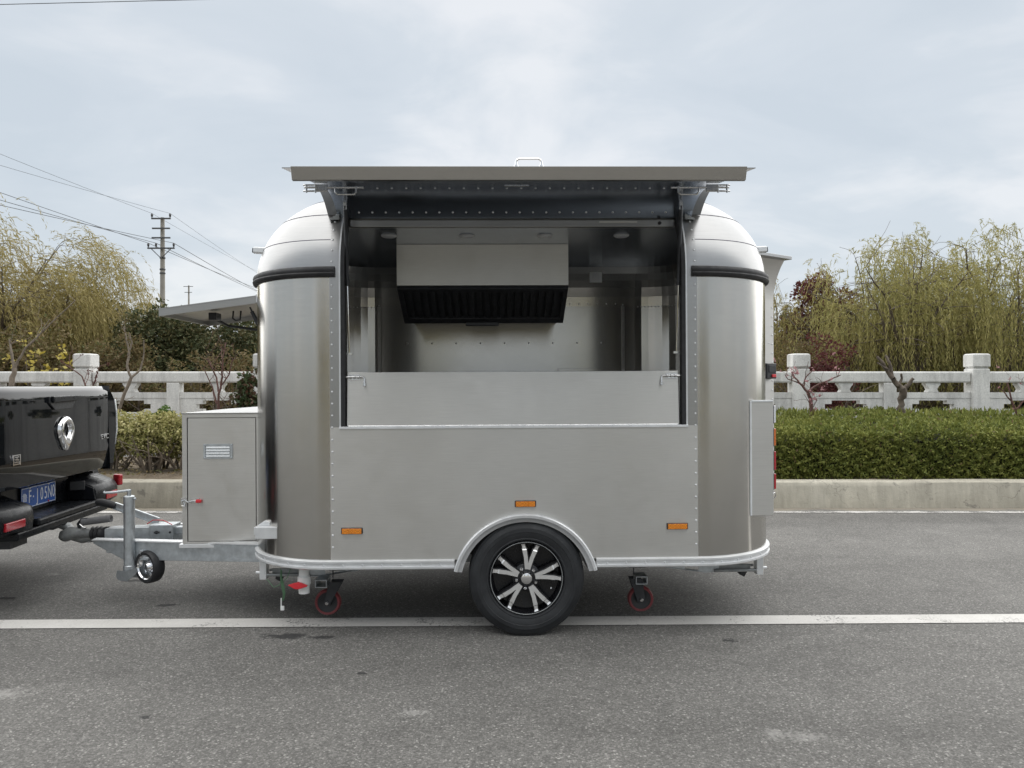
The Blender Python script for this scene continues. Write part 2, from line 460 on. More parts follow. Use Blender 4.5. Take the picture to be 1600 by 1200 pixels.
def roadpaint_mat(name, lo, worn):
    m, nt, b = mat(name)
    g = N(nt, 'ShaderNodeNewGeometry'); pos = g.outputs['Position']
    c = mixc(nt, 0.5, ramp(nt, noise(nt, pos, 5, 6, 0.65), [(0.3, (0.48, 0.465, 0.44)), (0.7, (0.62, 0.605, 0.58))]),
             ramp(nt, noise(nt, pos, 120, 4, 0.7), [(0.3, (0.44, 0.43, 0.41)), (0.7, (0.66, 0.64, 0.61))]))
    w = math_(nt, 'ADD', math_(nt, 'MULTIPLY', noise(nt, pos, 70, 5, 0.75), 0.6), math_(nt, 'MULTIPLY', noise(nt, pos, 3.0, 5, 0.7), 0.5))
    wm = ramp(nt, w, [(worn, 0.0), (worn + 0.05, 1.0)])
    nt.links.new(mixc(nt, wm, c, (0.15, 0.146, 0.14)), b.inputs['Base Color'])
    b.inputs['Roughness'].default_value = 0.8
    bump(nt, b, noise(nt, pos, 200, 3), 0.3, 0.003)
    return m
ROADPAINT = roadpaint_mat('road_paint', 0.4, 0.615)
ROADPAINT_WORN = roadpaint_mat('worn_road_paint', 0.4, 0.545)
def concrete_mat():
    m, nt, b = mat('weathered_concrete')
    g = N(nt, 'ShaderNodeNewGeometry'); pos = g.outputs['Position']
    a = noise(nt, pos, 1.6, 6, 0.6, 0.6)
    c = ramp(nt, a, [(0.25, (0.34, 0.315, 0.26)), (0.6, (0.48, 0.45, 0.375)), (0.85, (0.56, 0.53, 0.45))])
    st = noise(nt, coords(nt, obj=False, scale=(9, 9, 1.1)), 1.2, 6, 0.7, 0.3)
    c = mixc(nt, 0.55, c, mixc(nt, 1.0, c, ramp(nt, st, [(0.30, 0.62), (0.62, 1.12)]), 'MULTIPLY'))
    pt = noise(nt, pos, 5.5, 6, 0.7, 0.8)
    c = mixc(nt, ramp(nt, pt, [(0.60, 0.0), (0.66, 0.6)]), c, (0.16, 0.15, 0.135))
    sp = N(nt, 'ShaderNodeSeparateXYZ'); nt.links.new(pos, sp.inputs[0])
    # the kerb towards the car is older and mossier
    mr = N(nt, 'ShaderNodeMapRange'); mr.inputs['From Min'].default_value = -1.0; mr.inputs['From Max'].default_value = -3.0
    nt.links.new(math_(nt, 'ADD', sp.outputs['X'], math_(nt, 'MULTIPLY', noise(nt, pos, 0.9, 3), 2.0)), mr.inputs['Value'])
    c = mixc(nt, math_(nt, 'MULTIPLY', mr.outputs[0], 0.75), c, mixc(nt, 1.0, c, (0.55, 0.54, 0.52), 'MULTIPLY'))
    cr = N(nt, 'ShaderNodeTexVoronoi', Scale=1.5); cr.feature = 'DISTANCE_TO_EDGE'
    wv = N(nt, 'ShaderNodeVectorMath'); wv.operation = 'ADD'
    nz = N(nt, 'ShaderNodeTexNoise', Scale=3.0, Detail=4.0); nt.links.new(pos, nz.inputs['Vector'])
    nt.links.new(pos, wv.inputs[0]); nt.links.new(nz.outputs['Color'], wv.inputs[1])
    nt.links.new(wv.outputs[0], cr.inputs['Vector'])
    c = mixc(nt, math_(nt, 'MULTIPLY', ramp(nt, cr.outputs['Distance'], [(0.003, 0.6), (0.010, 0.0)]), ramp(nt, noise(nt, pos, 1.1, 3), [(0.52, 0.0), (0.62, 1.0)])), c, (0.10, 0.095, 0.085))
    nt.links.new(c, b.inputs['Base Color']); b.inputs['Roughness'].default_value = 0.9
    bump(nt, b, noise(nt, pos, 28, 7, 0.7), 0.5, 0.012)
    return m
CONCRETE = concrete_mat()
def granite_mat():
    m, nt, b = mat('pale_granite')
    g = N(nt, 'ShaderNodeNewGeometry'); pos = g.outputs['Position']
    a = ramp(nt, noise(nt, pos, 1.3, 5, 0.6, 0.4), [(0.3, (0.64, 0.635, 0.615)), (0.7, (0.76, 0.755, 0.73))])
    f = ramp(nt, noise(nt, pos, 55, 4, 0.8), [(0.32, 0.70), (0.68, 1.22)])
    c = mixc(nt, 0.6, a, mixc(nt, 1.0, a, f, 'MULTIPLY'))
    st = noise(nt, coords(nt, obj=False, scale=(6, 6, 0.9)), 1.0, 6, 0.7, 0.4)
    c = mixc(nt, 0.6, c, mixc(nt, 1.0, c, ramp(nt, st, [(0.36, 0.58), (0.56, 1.04)]), 'MULTIPLY'))
    nt.links.new(c, b.inputs['Base Color']); b.inputs['Roughness'].default_value = 0.78
    bump(nt, b, noise(nt, pos, 70, 5, 0.7), 0.3, 0.006)
    return m
GRANITE = granite_mat()
def soil_mat():
    m, nt, b = mat('dry_soil')
    g = N(nt, 'ShaderNodeNewGeometry'); pos = g.outputs['Position']
    c = ramp(nt, noise(nt, pos, 3.5, 7, 0.7, 0.4), [(0.3, (0.13, 0.10, 0.068)), (0.55, (0.23, 0.185, 0.13)), (0.75, (0.32, 0.27, 0.20))])
    nt.links.new(c, b.inputs['Base Color']); b.inputs['Roughness'].default_value = 0.95
    bump(nt, b, noise(nt, pos, 14, 8, 0.7), 1.0, 0.06)
    return m
SOIL = soil_mat()
def field_mat():
    m, nt, b = mat('rough_grass_ground')
    g = N(nt, 'ShaderNodeNewGeometry'); pos = g.outputs['Position']
    c = ramp(nt, noise(nt, pos, 0.5, 8, 0.7, 0.4), [(0.3, (0.06, 0.065, 0.03)), (0.55, (0.12, 0.11, 0.055)), (0.75, (0.18, 0.15, 0.09))])
    nt.links.new(c, b.inputs['Base Color']); b.inputs['Roughness'].default_value = 0.95
    bump(nt, b, noise(nt, pos, 6, 8, 0.7), 1.0, 0.1)
    return m
FIELD = field_mat()
def leaf_mat(name, cols, trans=0.35, pos_scale=0.9):
    """leaf colours vary from leaf to leaf and from spray to spray"""
    m, nt, b = mat(name)
    g = N(nt, 'ShaderNodeNewGeometry')
    v = coords(nt)
    sp = noise(nt, v, pos_scale, 3, 0.6)
    f = math_(nt, 'ADD', math_(nt, 'MULTIPLY', g.outputs['Random Per Island'], 0.55), math_(nt, 'MULTIPLY', sp, 0.75))
    st = [(0.12 + 0.80 * i / (len(cols)-1), c) for i, c in enumerate(cols)]
    c = ramp(nt, f, st)
    nt.links.new(c, b.inputs['Base Color'])
    b.inputs['Roughness'].default_value = 0.6; b.inputs['Specular IOR Level'].default_value = 0.25
    t = N(nt, 'ShaderNodeBsdfTranslucent'); nt.links.new(c, t.inputs['Color'])
    ms = N(nt, 'ShaderNodeMixShader', Fac=trans)
    out = [n for n in nt.nodes if n.type == 'OUTPUT_MATERIAL'][0]
    nt.links.new(b.outputs[0], ms.inputs[1]); nt.links.new(t.outputs[0], ms.inputs[2]); nt.links.new(ms.outputs[0], out.inputs['Surface'])
    return m
LEAF_GOLD = leaf_mat('willow_leaf_gold', [(0.13, 0.13, 0.045), (0.24, 0.205, 0.072), (0.34, 0.285, 0.115), (0.42, 0.35, 0.16)])
LEAF_OLIVE = leaf_mat('willow_leaf_olive', [(0.13, 0.132, 0.048), (0.22, 0.212, 0.072), (0.31, 0.285, 0.102), (0.42, 0.37, 0.15)])
LEAF_STRAW = leaf_mat('willow_leaf_straw', [(0.22, 0.18, 0.075), (0.36, 0.29, 0.13), (0.46, 0.38, 0.19)])
LEAF_DARK = leaf_mat('evergreen_leaf', [(0.022, 0.032, 0.016), (0.045, 0.058, 0.024), (0.075, 0.085, 0.036), (0.13, 0.11, 0.048)], 0.2)
LEAF_BLUE = leaf_mat('cool_evergreen_leaf', [(0.014, 0.026, 0.020), (0.026, 0.044, 0.034), (0.045, 0.068, 0.048)], 0.2)
LEAF_BROWN = leaf_mat('autumn_brown_leaf', [(0.07, 0.05, 0.026), (0.13, 0.095, 0.045), (0.20, 0.15, 0.07), (0.12, 0.13, 0.05)], 0.3)
LEAF_RED = leaf_mat('dark_red_leaf', [(0.055, 0.016, 0.018), (0.10, 0.030, 0.030), (0.15, 0.055, 0.045)], 0.3)
LEAF_YELLOW = leaf_mat('yellow_leaf', [(0.32, 0.25, 0.045), (0.46, 0.37, 0.07), (0.52, 0.45, 0.16)], 0.35)
LEAF_VARIEG = leaf_mat('variegated_leaf', [(0.11, 0.14, 0.035), (0.22, 0.23, 0.07), (0.42, 0.39, 0.17), (0.55, 0.50, 0.26)], 0.25, 3.0)
LEAF_FRESH = leaf_mat('fresh_green_leaf', [(0.04, 0.08, 0.02), (0.08, 0.14, 0.03), (0.12, 0.18, 0.05)], 0.25)
LEAF_HEDGE = leaf_mat('hedge_leaf', [(0.060, 0.080, 0.022), (0.120, 0.146, 0.034), (0.185, 0.208, 0.048), (0.27, 0.278, 0.074)], 0.2, 2.0)
LEAF_PHOT = leaf_mat('photinia_leaf', [(0.03, 0.05, 0.022), (0.055, 0.08, 0.03), (0.11, 0.05, 0.035)], 0.2)
PETAL = leaf_mat('pink_bud', [(0.42, 0.20, 0.22), (0.55, 0.32, 0.33)], 0.3)
HEDGECORE = simple('hedge_twigs', (0.020, 0.022, 0.010), 0.95, 0, 0.4, 20, bumps=0.6, bs=25)
BARK = simple('grey_brown_bark', (0.115, 0.092, 0.072), 0.9, 0, 0.35, 14, bumps=0.5, bs=30)
BARK_PALE = simple('pale_brown_bark', (0.20, 0.165, 0.13), 0.85, 0, 0.3, 18, bumps=0.4, bs=40)
BARK_RED = simple('red_brown_twig', (0.12, 0.06, 0.05), 0.8, 0, 0.3, 18)
POLE = simple('pole_concrete', (0.30, 0.28, 0.25), 0.9, 0, 0.15, 2)
IRON = simple('weathered_iron', (0.09, 0.09, 0.095), 0.7, 0.3, 0.2, 8)
CABLE = simple('cable_grey', (0.10, 0.105, 0.115), 0.7, 0, 0.1, 1)
RENDER_WALL = simple('pale_render', (0.50, 0.53, 0.56), 0.9, 0, 0.06, 0.4)
ROOFTILE = simple('grey_roof', (0.16, 0.18, 0.21), 0.9, 0, 0.1, 0.6)
WINDOW_DARK = simple('dark_window', (0.05, 0.06, 0.07), 0.15, 0, 0.1, 1)

# ------------------------------------------------------------------ the setting
g = MB(); g.add([(-1500,-800,-0.06),(1500,-800,-0.06),(1500,2500,-0.06),(-1500,2500,-0.06)], [(0,1,2,3)])
tag(g.build('ground', FIELD, fix=False), kind='structure')
g = MB(); g.add([(-220,-7.2,0),(220,-7.2,0),(220,8.80,0),(-220,8.80,0)], [(0,1,2,3)])
tag(g.build('road', ASPHALT, fix=False), kind='structure')
def line_mark(name, x0, x1, y0, y1, w, m):
    b = MB(); n = 60; rows = [[], []]
    for i in range(n + 1):
        t = i / n; x = x0 + (x1 - x0) * t; y = y0 + (y1 - y0) * t
        rows[0].append((x, y - w/2, 0.004)); rows[1].append((x, y + w/2, 0.004))
    b.grid(rows)
    return tag(b.build(name, m, fix=False), kind='structure')
line_mark('road_marking', -40, 40, 4.555 - 40*0.0191, 4.555 + 40*0.0191, 0.165, ROADPAINT)
line_mark('road_marking', -60, 60, 8.44, 8.44, 0.12, ROADPAINT_WORN)
# raised kerb wall, a bed behind it
def kerb(name, y, s):
    n = 240; b = MB(); rng = np.random.default_rng(3)
    prof = [(0.0, -0.05), (0.0, 0.02), (0.022, 0.24), (0.035, 0.285), (0.055, 0.298), (0.22, 0.300), (0.235, 0.285), (0.235, 0.0)]
    rows = []
    for dy, z in prof:
        rows.append([(-60 + 120*i/n, y + s*(dy + (rng.normal()*0.003 if 0 < z < 0.3 else 0)), z + (rng.normal()*0.003 if z > 0.2 else 0)) for i in range(n+1)])
    b.grid(rows)
    return tag(b.build(name, CONCRETE, smooth=40), kind='structure')
kerb('kerb', 8.72, 1)
kerb('kerb', -7.1, -1)
b = MB(); rng = np.random.default_rng(5)
rows = []
for j in range(15):
    y = 8.93 + j * 0.22
    rows.append([(-60 + 0.4*i, y, 0.275 + 0.05*min(1, j/4) + (rng.normal()*0.018 if j else 0)) for i in range(301)])
b.grid(rows); tag(b.build('planting_bed', SOIL, smooth=60), kind='structure')
b = MB(); b.box(-60, 60, -10.5, -7.33, -0.05, 0.27); tag(b.build('planting_bed', SOIL), kind='structure')

# ------------------------------------------------------------------ food trailer
TY = 4.30
trailer = tag(empty('food_trailer', (0, TY, 0), (0, R(-0.30), R(1.15))),
              'brushed stainless steel food trailer with its serving hatch propped open, hitched to the black pickup', 'food trailer')
XL0, XR0 = -1.007, 1.050        # where the flat side ends and the round corners begin
XL1, XR1 = -1.552, 1.595        # the ends
OL, OR = -0.957, 0.996          # the serving opening
WID = 2.0
Z0, ZS, ZG = 0.43, 1.173, 2.04  # bottom, sill, gutter
RA, RB, RE = 0.62, 0.545, 0.53
def inset(phi): return RA * (1 - math.cos(phi)), RE * (1 - math.cos(phi)), ZG + RB * math.sin(phi)
NC = 14
def plan(ss, se, off=0.0):
    """points round the body at one level, off = inwards offset"""
    ry = 0.545 - 0.2 * ss / RA
    rx = 0.545 - se
    ss += off; rx = max(rx - off, 0.01); ry = ry - off
    xr, xl = XR0 + rx, XL0 - rx
    p = [(x, ss) for x in (XL0, OL, OR, XR0)]                                                 # 0..3
    p += [(XR0 + rx*math.sin(a), ss + ry - ry*math.cos(a)) for a in (math.pi/2*i/NC for i in range(1, NC+1))]      # ..3+NC
    a0, a1 = ss + ry, WID - ss - ry
    e0 = min(max(0.80, a0 + 0.01), a1 - 0.02); e1 = max(min(1.40, a1 - 0.01), e0 + 0.005)
    p += [(xr, e0), (xr, e1), (xr, a1)]
    p += [(XR0 + rx*math.cos(a), a1 + ry*math.sin(a)) for a in (math.pi/2*i/NC for i in range(1, NC+1))]
    p += [(XL0, WID - ss)]
    p += [(XL0 - rx*math.sin(a), WID - ss - ry + ry*math.cos(a)) for a in (math.pi/2*i/NC for i in range(1, NC+1))]
    p += [(xl, e1), (xl, e0), (xl, a0)]
    p += [(XL0 - rx*math.cos(a), a0 - ry*math.sin(a)) for a in (math.pi/2*i/NC for i in range(1, NC+1))]
    return p
I_FR = 3; I_RE = 3 + NC          # right corner ends
I_RD0, I_RD1, I_RB = I_RE+1, I_RE+2, I_RE+3
I_BR = I_RB + NC; I_BL = I_BR + 1; I_LB = I_BL + NC
I_LD1, I_LD0, I_LE = I_LB+1, I_LB+2, I_LB+3
I_FL = I_LE + NC                 # back at XL0 (same place as index 0)
def level(z=None, phi=None, off=0.0):
    if phi is None: return [Vector((x, y, z)) for x, y in plan(0, 0, off)]
    ss, se, zz = inset(phi)
    return [Vector((x, y, zz)) for x, y in plan(ss, se, off)]
def shell(mb, i0, i1, levels, skip=None):
    for j in range(len(levels) - 1):
        A, B = levels[j], levels[j+1]
        for i in range(i0, i1):
            if skip and skip(i, j): continue
            mb.add([A[i], A[i+1], B[i+1], B[i]], [(0,1,2,3)])
    return mb
low = [Z0, 0.50, 0.8, ZS, 1.40, 1.75, 1.95, ZG]
LV = [level(z=z) for z in low]
# corner panels with the ends of the body (door and window openings left open)
def part(mb, name, m=STEEL, smooth=50, parent=trailer, **k): return mb.build(name, m, parent, smooth=smooth, **k)
b = MB(); shell(b, I_FR, I_RD0, LV); shell(b, I_RD0, I_RD1, LV, lambda i, j: low[j] >= 0.5); shell(b, I_RD1, I_BR, LV)
part(b, 'corner_panel', STEEL_END)
b = MB(); shell(b, I_BL, I_LD1, LV); shell(b, I_LD1, I_LD0, LV, lambda i, j: 1.3 < low[j] < 1.9); shell(b, I_LD0, I_FL, LV)
part(b, 'corner_panel', STEEL_END)
b = MB(); shell(b, I_BR, I_BL, LV); part(b, 'back_panel')
# roof: bands of sheet between the seams, then the crown
DEG = [0, 4, 8, 12, 16, 20, 25, 30, 35, 40, 45, 50, 55, 60, 65, 70, 75, 80, 85, 90]
for d0, d1 in ((0, 20), (20, 40), (40, 60), (60, 90)):
    lv = [level(phi=R(d)) for d in DEG if d0 <= d <= d1]
    if d0 < 40:
        b = MB(); shell(b, I_FR-1, I_RD0, lv); part(b, 'roof_panel', STEEL_ROOF, 60)
        b = MB(); shell(b, I_RD1, I_BR, lv); part(b, 'roof_panel', STEEL_ROOF, 60)
    else:
        b = MB(); shell(b, I_FR-1, I_BR, lv); part(b, 'roof_panel', STEEL_ROOF, 60)
    b = MB(); shell(b, I_BL, I_FL, lv); shell(b, 0, 1, lv); part(b, 'roof_panel', STEEL_ROOF, 60)
    b = MB(); shell(b, I_BR, I_BL, lv); part(b, 'roof_panel', STEEL_ROOF, 60)
    if d0 >= 40: b = MB(); shell(b, 1, 2, lv); part(b, 'roof_panel', STEEL_ROOF, 60)
# one smooth run of normals across the seams between roof sheets
full = MB(); shell(full, 0, I_FL, LV[-2:] + [level(phi=R(d)) for d in DEG[1:]])
fo = full.build('roof_normals', None); vn = {tuple(round(c, 4) for c in v.co): v.normal.copy() for v in fo.data.vertices}
fm = fo.data; bpy.data.objects.remove(fo); bpy.data.meshes.remove(fm)
for o in [o for o in trailer.children if o.name.startswith('roof_panel')]:
    nl = []
    for v in o.data.vertices:
        nv = vn.get(tuple(round(c, 4) for c in v.co), v.normal)
        nl.append(tuple(nv if nv.dot(v.normal) > 0 else -nv))
    o.data.normals_split_custom_set_from_vertices(nl)
top = level(phi=R(90))
b = MB(); c0 = Vector((0.02, 1.0, ZG + RB + 0.012)); n = len(top)
b.add(top + [c0], [(i, (i+1) % n, n) for i in range(n)]); part(b, 'roof_crown', STEEL_ROOF, 60)
# dark film seams round both ends
b = MB()
for d in (20, 40, 60):
    lv = level(phi=R(d))
    b.tube([p for p in lv[I_FR-1:I_RD0]], 0.0022, 5); b.tube([p for p in lv[I_LD0:I_FL+1]] + [lv[1]], 0.0022, 5)
tag(part(b, 'seam_line', SEAM, 0), kind='stuff')
# lower side panel with the wheel arch cut out, standing 3 mm proud of the corner sheets
WX, WZ = 0.083, 0.322           # wheel centre
AX, AZ, AR = 0.078, 0.273, 0.412
a0 = math.asin((Z0 - AZ) / (AR - 0.02))
arch = [(AX + (AR-0.02)*math.cos(a0 + (math.pi - 2*a0)*i/24), AZ + (AR-0.02)*math.sin(a0 + (math.pi - 2*a0)*i/24)) for i in range(25)]
poly = [(XL0, Z0), (XL0, ZS), (XR0, ZS), (XR0, Z0)] + arch
b = MB(); b.prism(poly, lambda x, z: (x, -0.003, z), lambda x, z: (x, 0.012, z))
side_panel = part(b, 'side_panel', STEEL, 0)
b = MB()
for x in (XL0 + 0.012, XR0 - 0.012):
    for k in range(10): b.rivet((x, -0.003, 0.505 + k*0.0665), (0,-1,0), 0.0065)
tag(b.build('rivet', ALU, side_panel, smooth=50), kind='stuff')
# jamb strips beside the opening, following the roof curve, with rivets
def side_curve(n_low=6, dmax=40):
    pts = [(0.0, ZS + (ZG - ZS)*i/n_low) for i in range(n_low)]
    for d in [x for x in DEG if x <= dmax]:
        s_, _, z_ = inset(R(d)); pts.append((s_, z_))
    return pts
CUR = side_curve()
def curve_norm(i):
    a = Vector(CUR[max(i-1, 0)]); c = Vector(CUR[min(i+1, len(CUR)-1)])
    t = (c - a).normalized(); return Vector((-t.y, t.x))   # outwards (towards -Y)
def ribbon(mb, x0, x1, o0, o1):
    """bar along the side curve between offsets o0 (outer) and o1 (inner)"""
    rows = []
    for i, p in enumerate(CUR):
        nn = curve_norm(i); a = Vector(p) + nn*o0; c = Vector(p) - nn*o1
        rows.append([(x0, a.x, a.y), (x1, a.x, a.y), (x1, c.x, c.y), (x0, c.x, c.y), (x0, a.x, a.y)])
    mb.grid(rows)
    for r_ in (rows[0], rows[-1]): mb.add(r_[:4], [(0,1,2,3)])
    return mb
for x0, x1, rx_ in ((XL0, OL, XL0 + 0.012), (OR, XR0, XR0 - 0.012)):
    b = MB(); ribbon(b, x0, x1, 0.0025, 0.001); js = part(b, 'jamb_strip', STEEL_ROOF, 40)
    b = MB(); L = 0.0
    for i in range(len(CUR) - 1):
        p, q = Vector(CUR[i]), Vector(CUR[i+1]); seg = (q - p).length; k = 0
        while L < seg:
            m_ = p + (q - p) * (L / seg); nn = curve_norm(i); m_ += nn * 0.0025
            b.rivet((rx_, m_.x, m_.y), (0, nn.x, nn.y), 0.0065); L += 0.066
        L -= seg
    tag(b.build('rivet', ALU, js, smooth=50), kind='stuff')
for x0, x1 in ((OL + 0.001, OL + 0.011), (OR - 0.011, OR - 0.001)):
    b = MB(); ribbon(b, x0, x1, 0.004, 0.05); part(b, 'opening_frame', ALU, 40)
for x0, x1 in ((OL + 0.0115, OL + 0.034), (OR - 0.034, OR - 0.0115)):
    b = MB(); ribbon(b, x0, x1, 0.010, 0.045); part(b, 'rubber_seal', RUBBER, 40)
# sill, header
b = MB(); b.box(OL, OR, -0.012, 0.060, ZS - 0.010, ZS + 0.004); part(b, 'sill', ALU, 0, bevel=0.002)
b = MB(); b.box(OL + 0.035, OR - 0.035, 0.135, 0.180, 2.318, 2.358)
b.box(OL + 0.035, OR - 0.035, 0.150, 0.178, 2.358, 2.402); hdr = part(b, 'header_rail', STEEL_ROOF, 0, bevel=0.003)
b = MB(); b.box(0.52, 0.74, 0.131, 0.135, 2.340, 2.350); b.build('hatch_stop', STEEL, hdr)
b = MB(); b.lathe([(0, -0.008), (0.010, -0.006), (0.010, 0.004)], (0.870, 0.131, 2.338), n=12); b.build('buffer', RUBBER, hdr)
# inner lining, ceiling, floor
ilow = [0.44, ZS, 1.40, 1.75, 1.95, ZG]
IL = [level(z=z, off=0.045) for z in ilow] + [level(phi=R(d), off=0.045) for d in (8, 16, 22, 28, 34)]
zc = IL[-1][0].z
il_z = ilow + [0]*5
def iskip(i, j):
    if i == 1: return True
    if i == I_RD0 and j >= 0: return True
    if i == I_LD1 and j in (2, 3): return True
    return False
b = MB(); shell(b, 0, I_FL, IL, iskip)
for xa_, xb_, za_ in ((OL, -0.335, 0.44), (-0.335, 0.495, 0.72), (0.495, OR, 0.44)):
    b.add([(xa_, 0.045, za_), (xb_, 0.045, za_), (xb_, 0.045, ZS), (xa_, 0.045, ZS)], [(0,1,2,3)])
tag(part(b, 'inner_lining', STEEL_IN, 50, fix=False), label='brushed steel lining with riveted corner seams')
b = MB(); b.add(IL[-1][:I_FL], [tuple(range(I_FL))]); part(b, 'ceiling_panel', STEEL_HATCH, 0, fix=False)
def notched(pts):
    z_ = pts[0].z; y_ = pts[0].y
    return pts[:2] + [Vector((-0.335, y_, z_)), Vector((-0.335, 0.315, z_)), Vector((0.495, 0.315, z_)), Vector((0.495, y_, z_))] + pts[2:I_FL]
fp = notched(IL[0]); b = MB(); b.add(fp, [tuple(range(len(fp)))]); part(b, 'floor_panel', GALV_DARK, 0, fix=False)
b = MB(); YI = WID - 0.045
for k in range(24):
    for x in (-1.03, 0.955): b.rivet((x, YI - 0.001, 0.6 + k*0.066), (0,-1,0), 0.007)
for k in range(9): b.rivet((-0.80 + 0.197*k, YI - 0.001, 1.743), (0,-1,0), 0.007)
for k in range(6): b.rivet((0.52 + 0.075*k, YI - 0.001, ZG + 0.02), (0,-1,0), 0.006)
lvz = level(z=ZG - 0.005, off=0.0465)
for i in list(range(I_RB + 2, I_BR)) + list(range(I_BL + 1, I_LB - 1)):
    for t in (0.0, 0.5):
        p = lvz[i].lerp(lvz[i+1], t); b.rivet(p, (-p.x, 1.0 - p.y, 0), 0.006)
tag(part(b, 'lining_rivet', ALU, 50), kind='stuff')
for x in (-1.03, 0.955):
    b = MB(); b.box(x - 0.012, x + 0.012, YI - 0.004, YI + 0.001, 0.5, ZG); b.build('lining_seam', STEEL, trailer)
for k, xx in enumerate((614, 735, 857, 977)):
    p = px(xx, 364, 4.83)
    b = MB(); b.lathe([(0.0, -0.006), (0.036, -0.006), (0.046, -0.004), (0.050, 0.002)], (p.x, 0.53, zc - 0.003), axis=(0,0,1), n=24)
    cl = part(b, 'ceiling_light', ALU, 50)
    b = MB(); b.lathe([(0.0, 0.0), (0.038, 0.0), (0.040, 0.004)], (p.x, 0.53, zc - 0.012), axis=(0,0,1), n=24); b.build('lamp_lens', LAMPLENS, cl, smooth=50)
# extractor hood
HX0, HX1, HY0, HY1 = -0.740, 0.405, 0.83, 1.22
hood = empty('range_hood', (0,0,0), parent=trailer)
b = MB(); b.prism([(HY0, 2.07), (HY0, zc - 0.002), (WID-0.05, zc - 0.002), (WID-0.05, 1.90), (HY1+0.05, 1.885), (HY1+0.05, 1.90)],
                  lambda y, z: (HX0, y, z), lambda y, z: (HX1, y, z))
b.build('canopy', STEEL, hood)
b = MB(); fy, fz = (HY1 - HY0), (1.885 - 2.07)
def hp(x, t, o):    # point on the sloping underside, o = outwards (down and forward)
    nl = math.hypot(fy, fz); return (x, HY0 + fy*t + o*fz/nl, 2.07 + fz*t - o*fy/nl)
b.cells([HX0 + 0.002, HX0 + 0.035, HX1 - 0.035, HX1 - 0.002], [0.0, 0.10, 0.90, 1.06], lambda i, j: not (i == 1 and j == 1),
        lambda x, t, k: hp(x, t, 0.030 if k else 0.006))
b.build('filter_frame', DARKSTEEL, hood, bevel=0.003)
b = MB(); b.cells([HX0 + 0.03, HX1 - 0.03], [0.08, 0.92], lambda i, j: True, lambda x, t, k: hp(x, t, 0.010 if k else 0.004)); b.build('filter_back', PLASTIC, hood)
nb = 20
for k in range(nb):
    x = HX0 + 0.05 + (HX1 - HX0 - 0.10) * (k + 0.5) / nb
    b = MB(); b.cells([x - 0.016, x + 0.016], [0.10, 0.90], lambda i, j: True, lambda xx, t, kk: hp(xx, t, 0.022 if kk else 0.011))
    b.build('baffle_slat', DARKSTEEL, hood)
b = MB(); b.box(-0.30, -0.06, HY1 + 0.0, HY1 + 0.05, 1.830, 1.872); b.build('drip_tray', DARKSTEEL, hood, bevel=0.004)
b = MB(); b.box(0.675, 0.775, YI - 0.012, YI, 2.245, 2.335); so = part(b, 'wall_socket', SEALANT, 0, bevel=0.003)
b = MB(); b.box(0.695, 0.755, YI - 0.016, YI - 0.012, 2.262, 2.318); b.build('socket_plate', LAMPLENS, so, bevel=0.002)
so.location = (0.0, -0.068, -0.02)
# work table along the back, its upstand just clears the folded counter
b = MB(); b.box(-1.0, 0.93, 1.38, 1.94, 0.84, 0.88); b.box(-1.0, 0.93, 1.925, 1.948, 0.88, 0.98); wt = part(b, 'work_table', STEEL_IN, 0, bevel=0.004)
for x in (-0.95, 0.88):
    for y in (1.42, 1.88):
        b = MB(); b.rod((x, y, 0.44), (x, y, 0.84), 0.02, 10); b.build('leg', STEEL_IN, wt, smooth=40)
b = MB(); b.box(0.42, 0.88, 1.90, 1.952, 1.50, 1.535); part(b, 'wall_shelf', STEEL_IN, 0, bevel=0.002)

# gutter trims in black rubber round both corners
def sweep_plan(mb, pts, prof):
    """prof = [(outwards, up)] swept along plan points (horizontal path)"""
    rows = []
    for i, p in enumerate(pts):
        t = (pts[min(i+1, len(pts)-1)] - pts[max(i-1, 0)]).normalized(); o = Vector((t.y, -t.x, 0))
        rows.append([p + o*u + Vector((0,0,w)) for u, w in prof] + [p + o*prof[0][0] + Vector((0,0,prof[0][1]))])
    mb.grid(rows)
    for r_ in (rows[0], rows[-1]): mb.add(r_[:-1], [tuple(range(len(prof)))])
    return mb
lg = level(z=ZG + 0.002)
gp = [(0.0, -0.030), (0.012, -0.032), (0.022, -0.026), (0.026, -0.012), (0.020, -0.004), (0.024, 0.006), (0.020, 0.020), (0.008, 0.028), (0.0, 0.028)]
b = MB(); sweep_plan(b, [lg[3] + Vector((-0.03,0,0))] + lg[3:I_RD0+1], gp); part(b, 'gutter_trim', RUBBER, 50)
b = MB(); sweep_plan(b, lg[I_LD0:I_FL+1] + [lg[0] + Vector((0.03,0,0))], gp); part(b, 'gutter_trim', RUBBER, 50)
# bottom rail, two ribs, all round except at the wheel arch
tp = [(0.0, -0.048), (0.012, -0.050), (0.020, -0.044), (0.020, -0.034), (0.012, -0.031), (0.012, -0.014), (0.020, -0.011), (0.020, -0.002), (0.008, 0.004), (0.0, 0.004)]
l0 = level(z=Z0)
xa = AR * math.cos(math.asin((0.385 - AZ)/AR))
path = [Vector((AX + xa, 0, Z0)), Vector((0.8, 0, Z0))] + l0[3:I_FL] + [Vector((XL0, 0, Z0)), Vector((-0.7, 0, Z0)), Vector((AX - xa, 0, Z0))]
b = MB(); sweep_plan(b, path, tp); br = part(b, 'bottom_rail', ALU, 40)
b = MB(); acc = 0.06
for i in range(len(path) - 1):
    p, q = path[i], path[i+1]; sl = (q - p).length; t = (q - p).normalized(); o = Vector((t.y, -t.x, 0))
    while acc < sl:
        b.rivet(p + t*acc + o*0.012 + Vector((0,0,-0.0225)), o, 0.0075); acc += 0.108
    acc -= sl
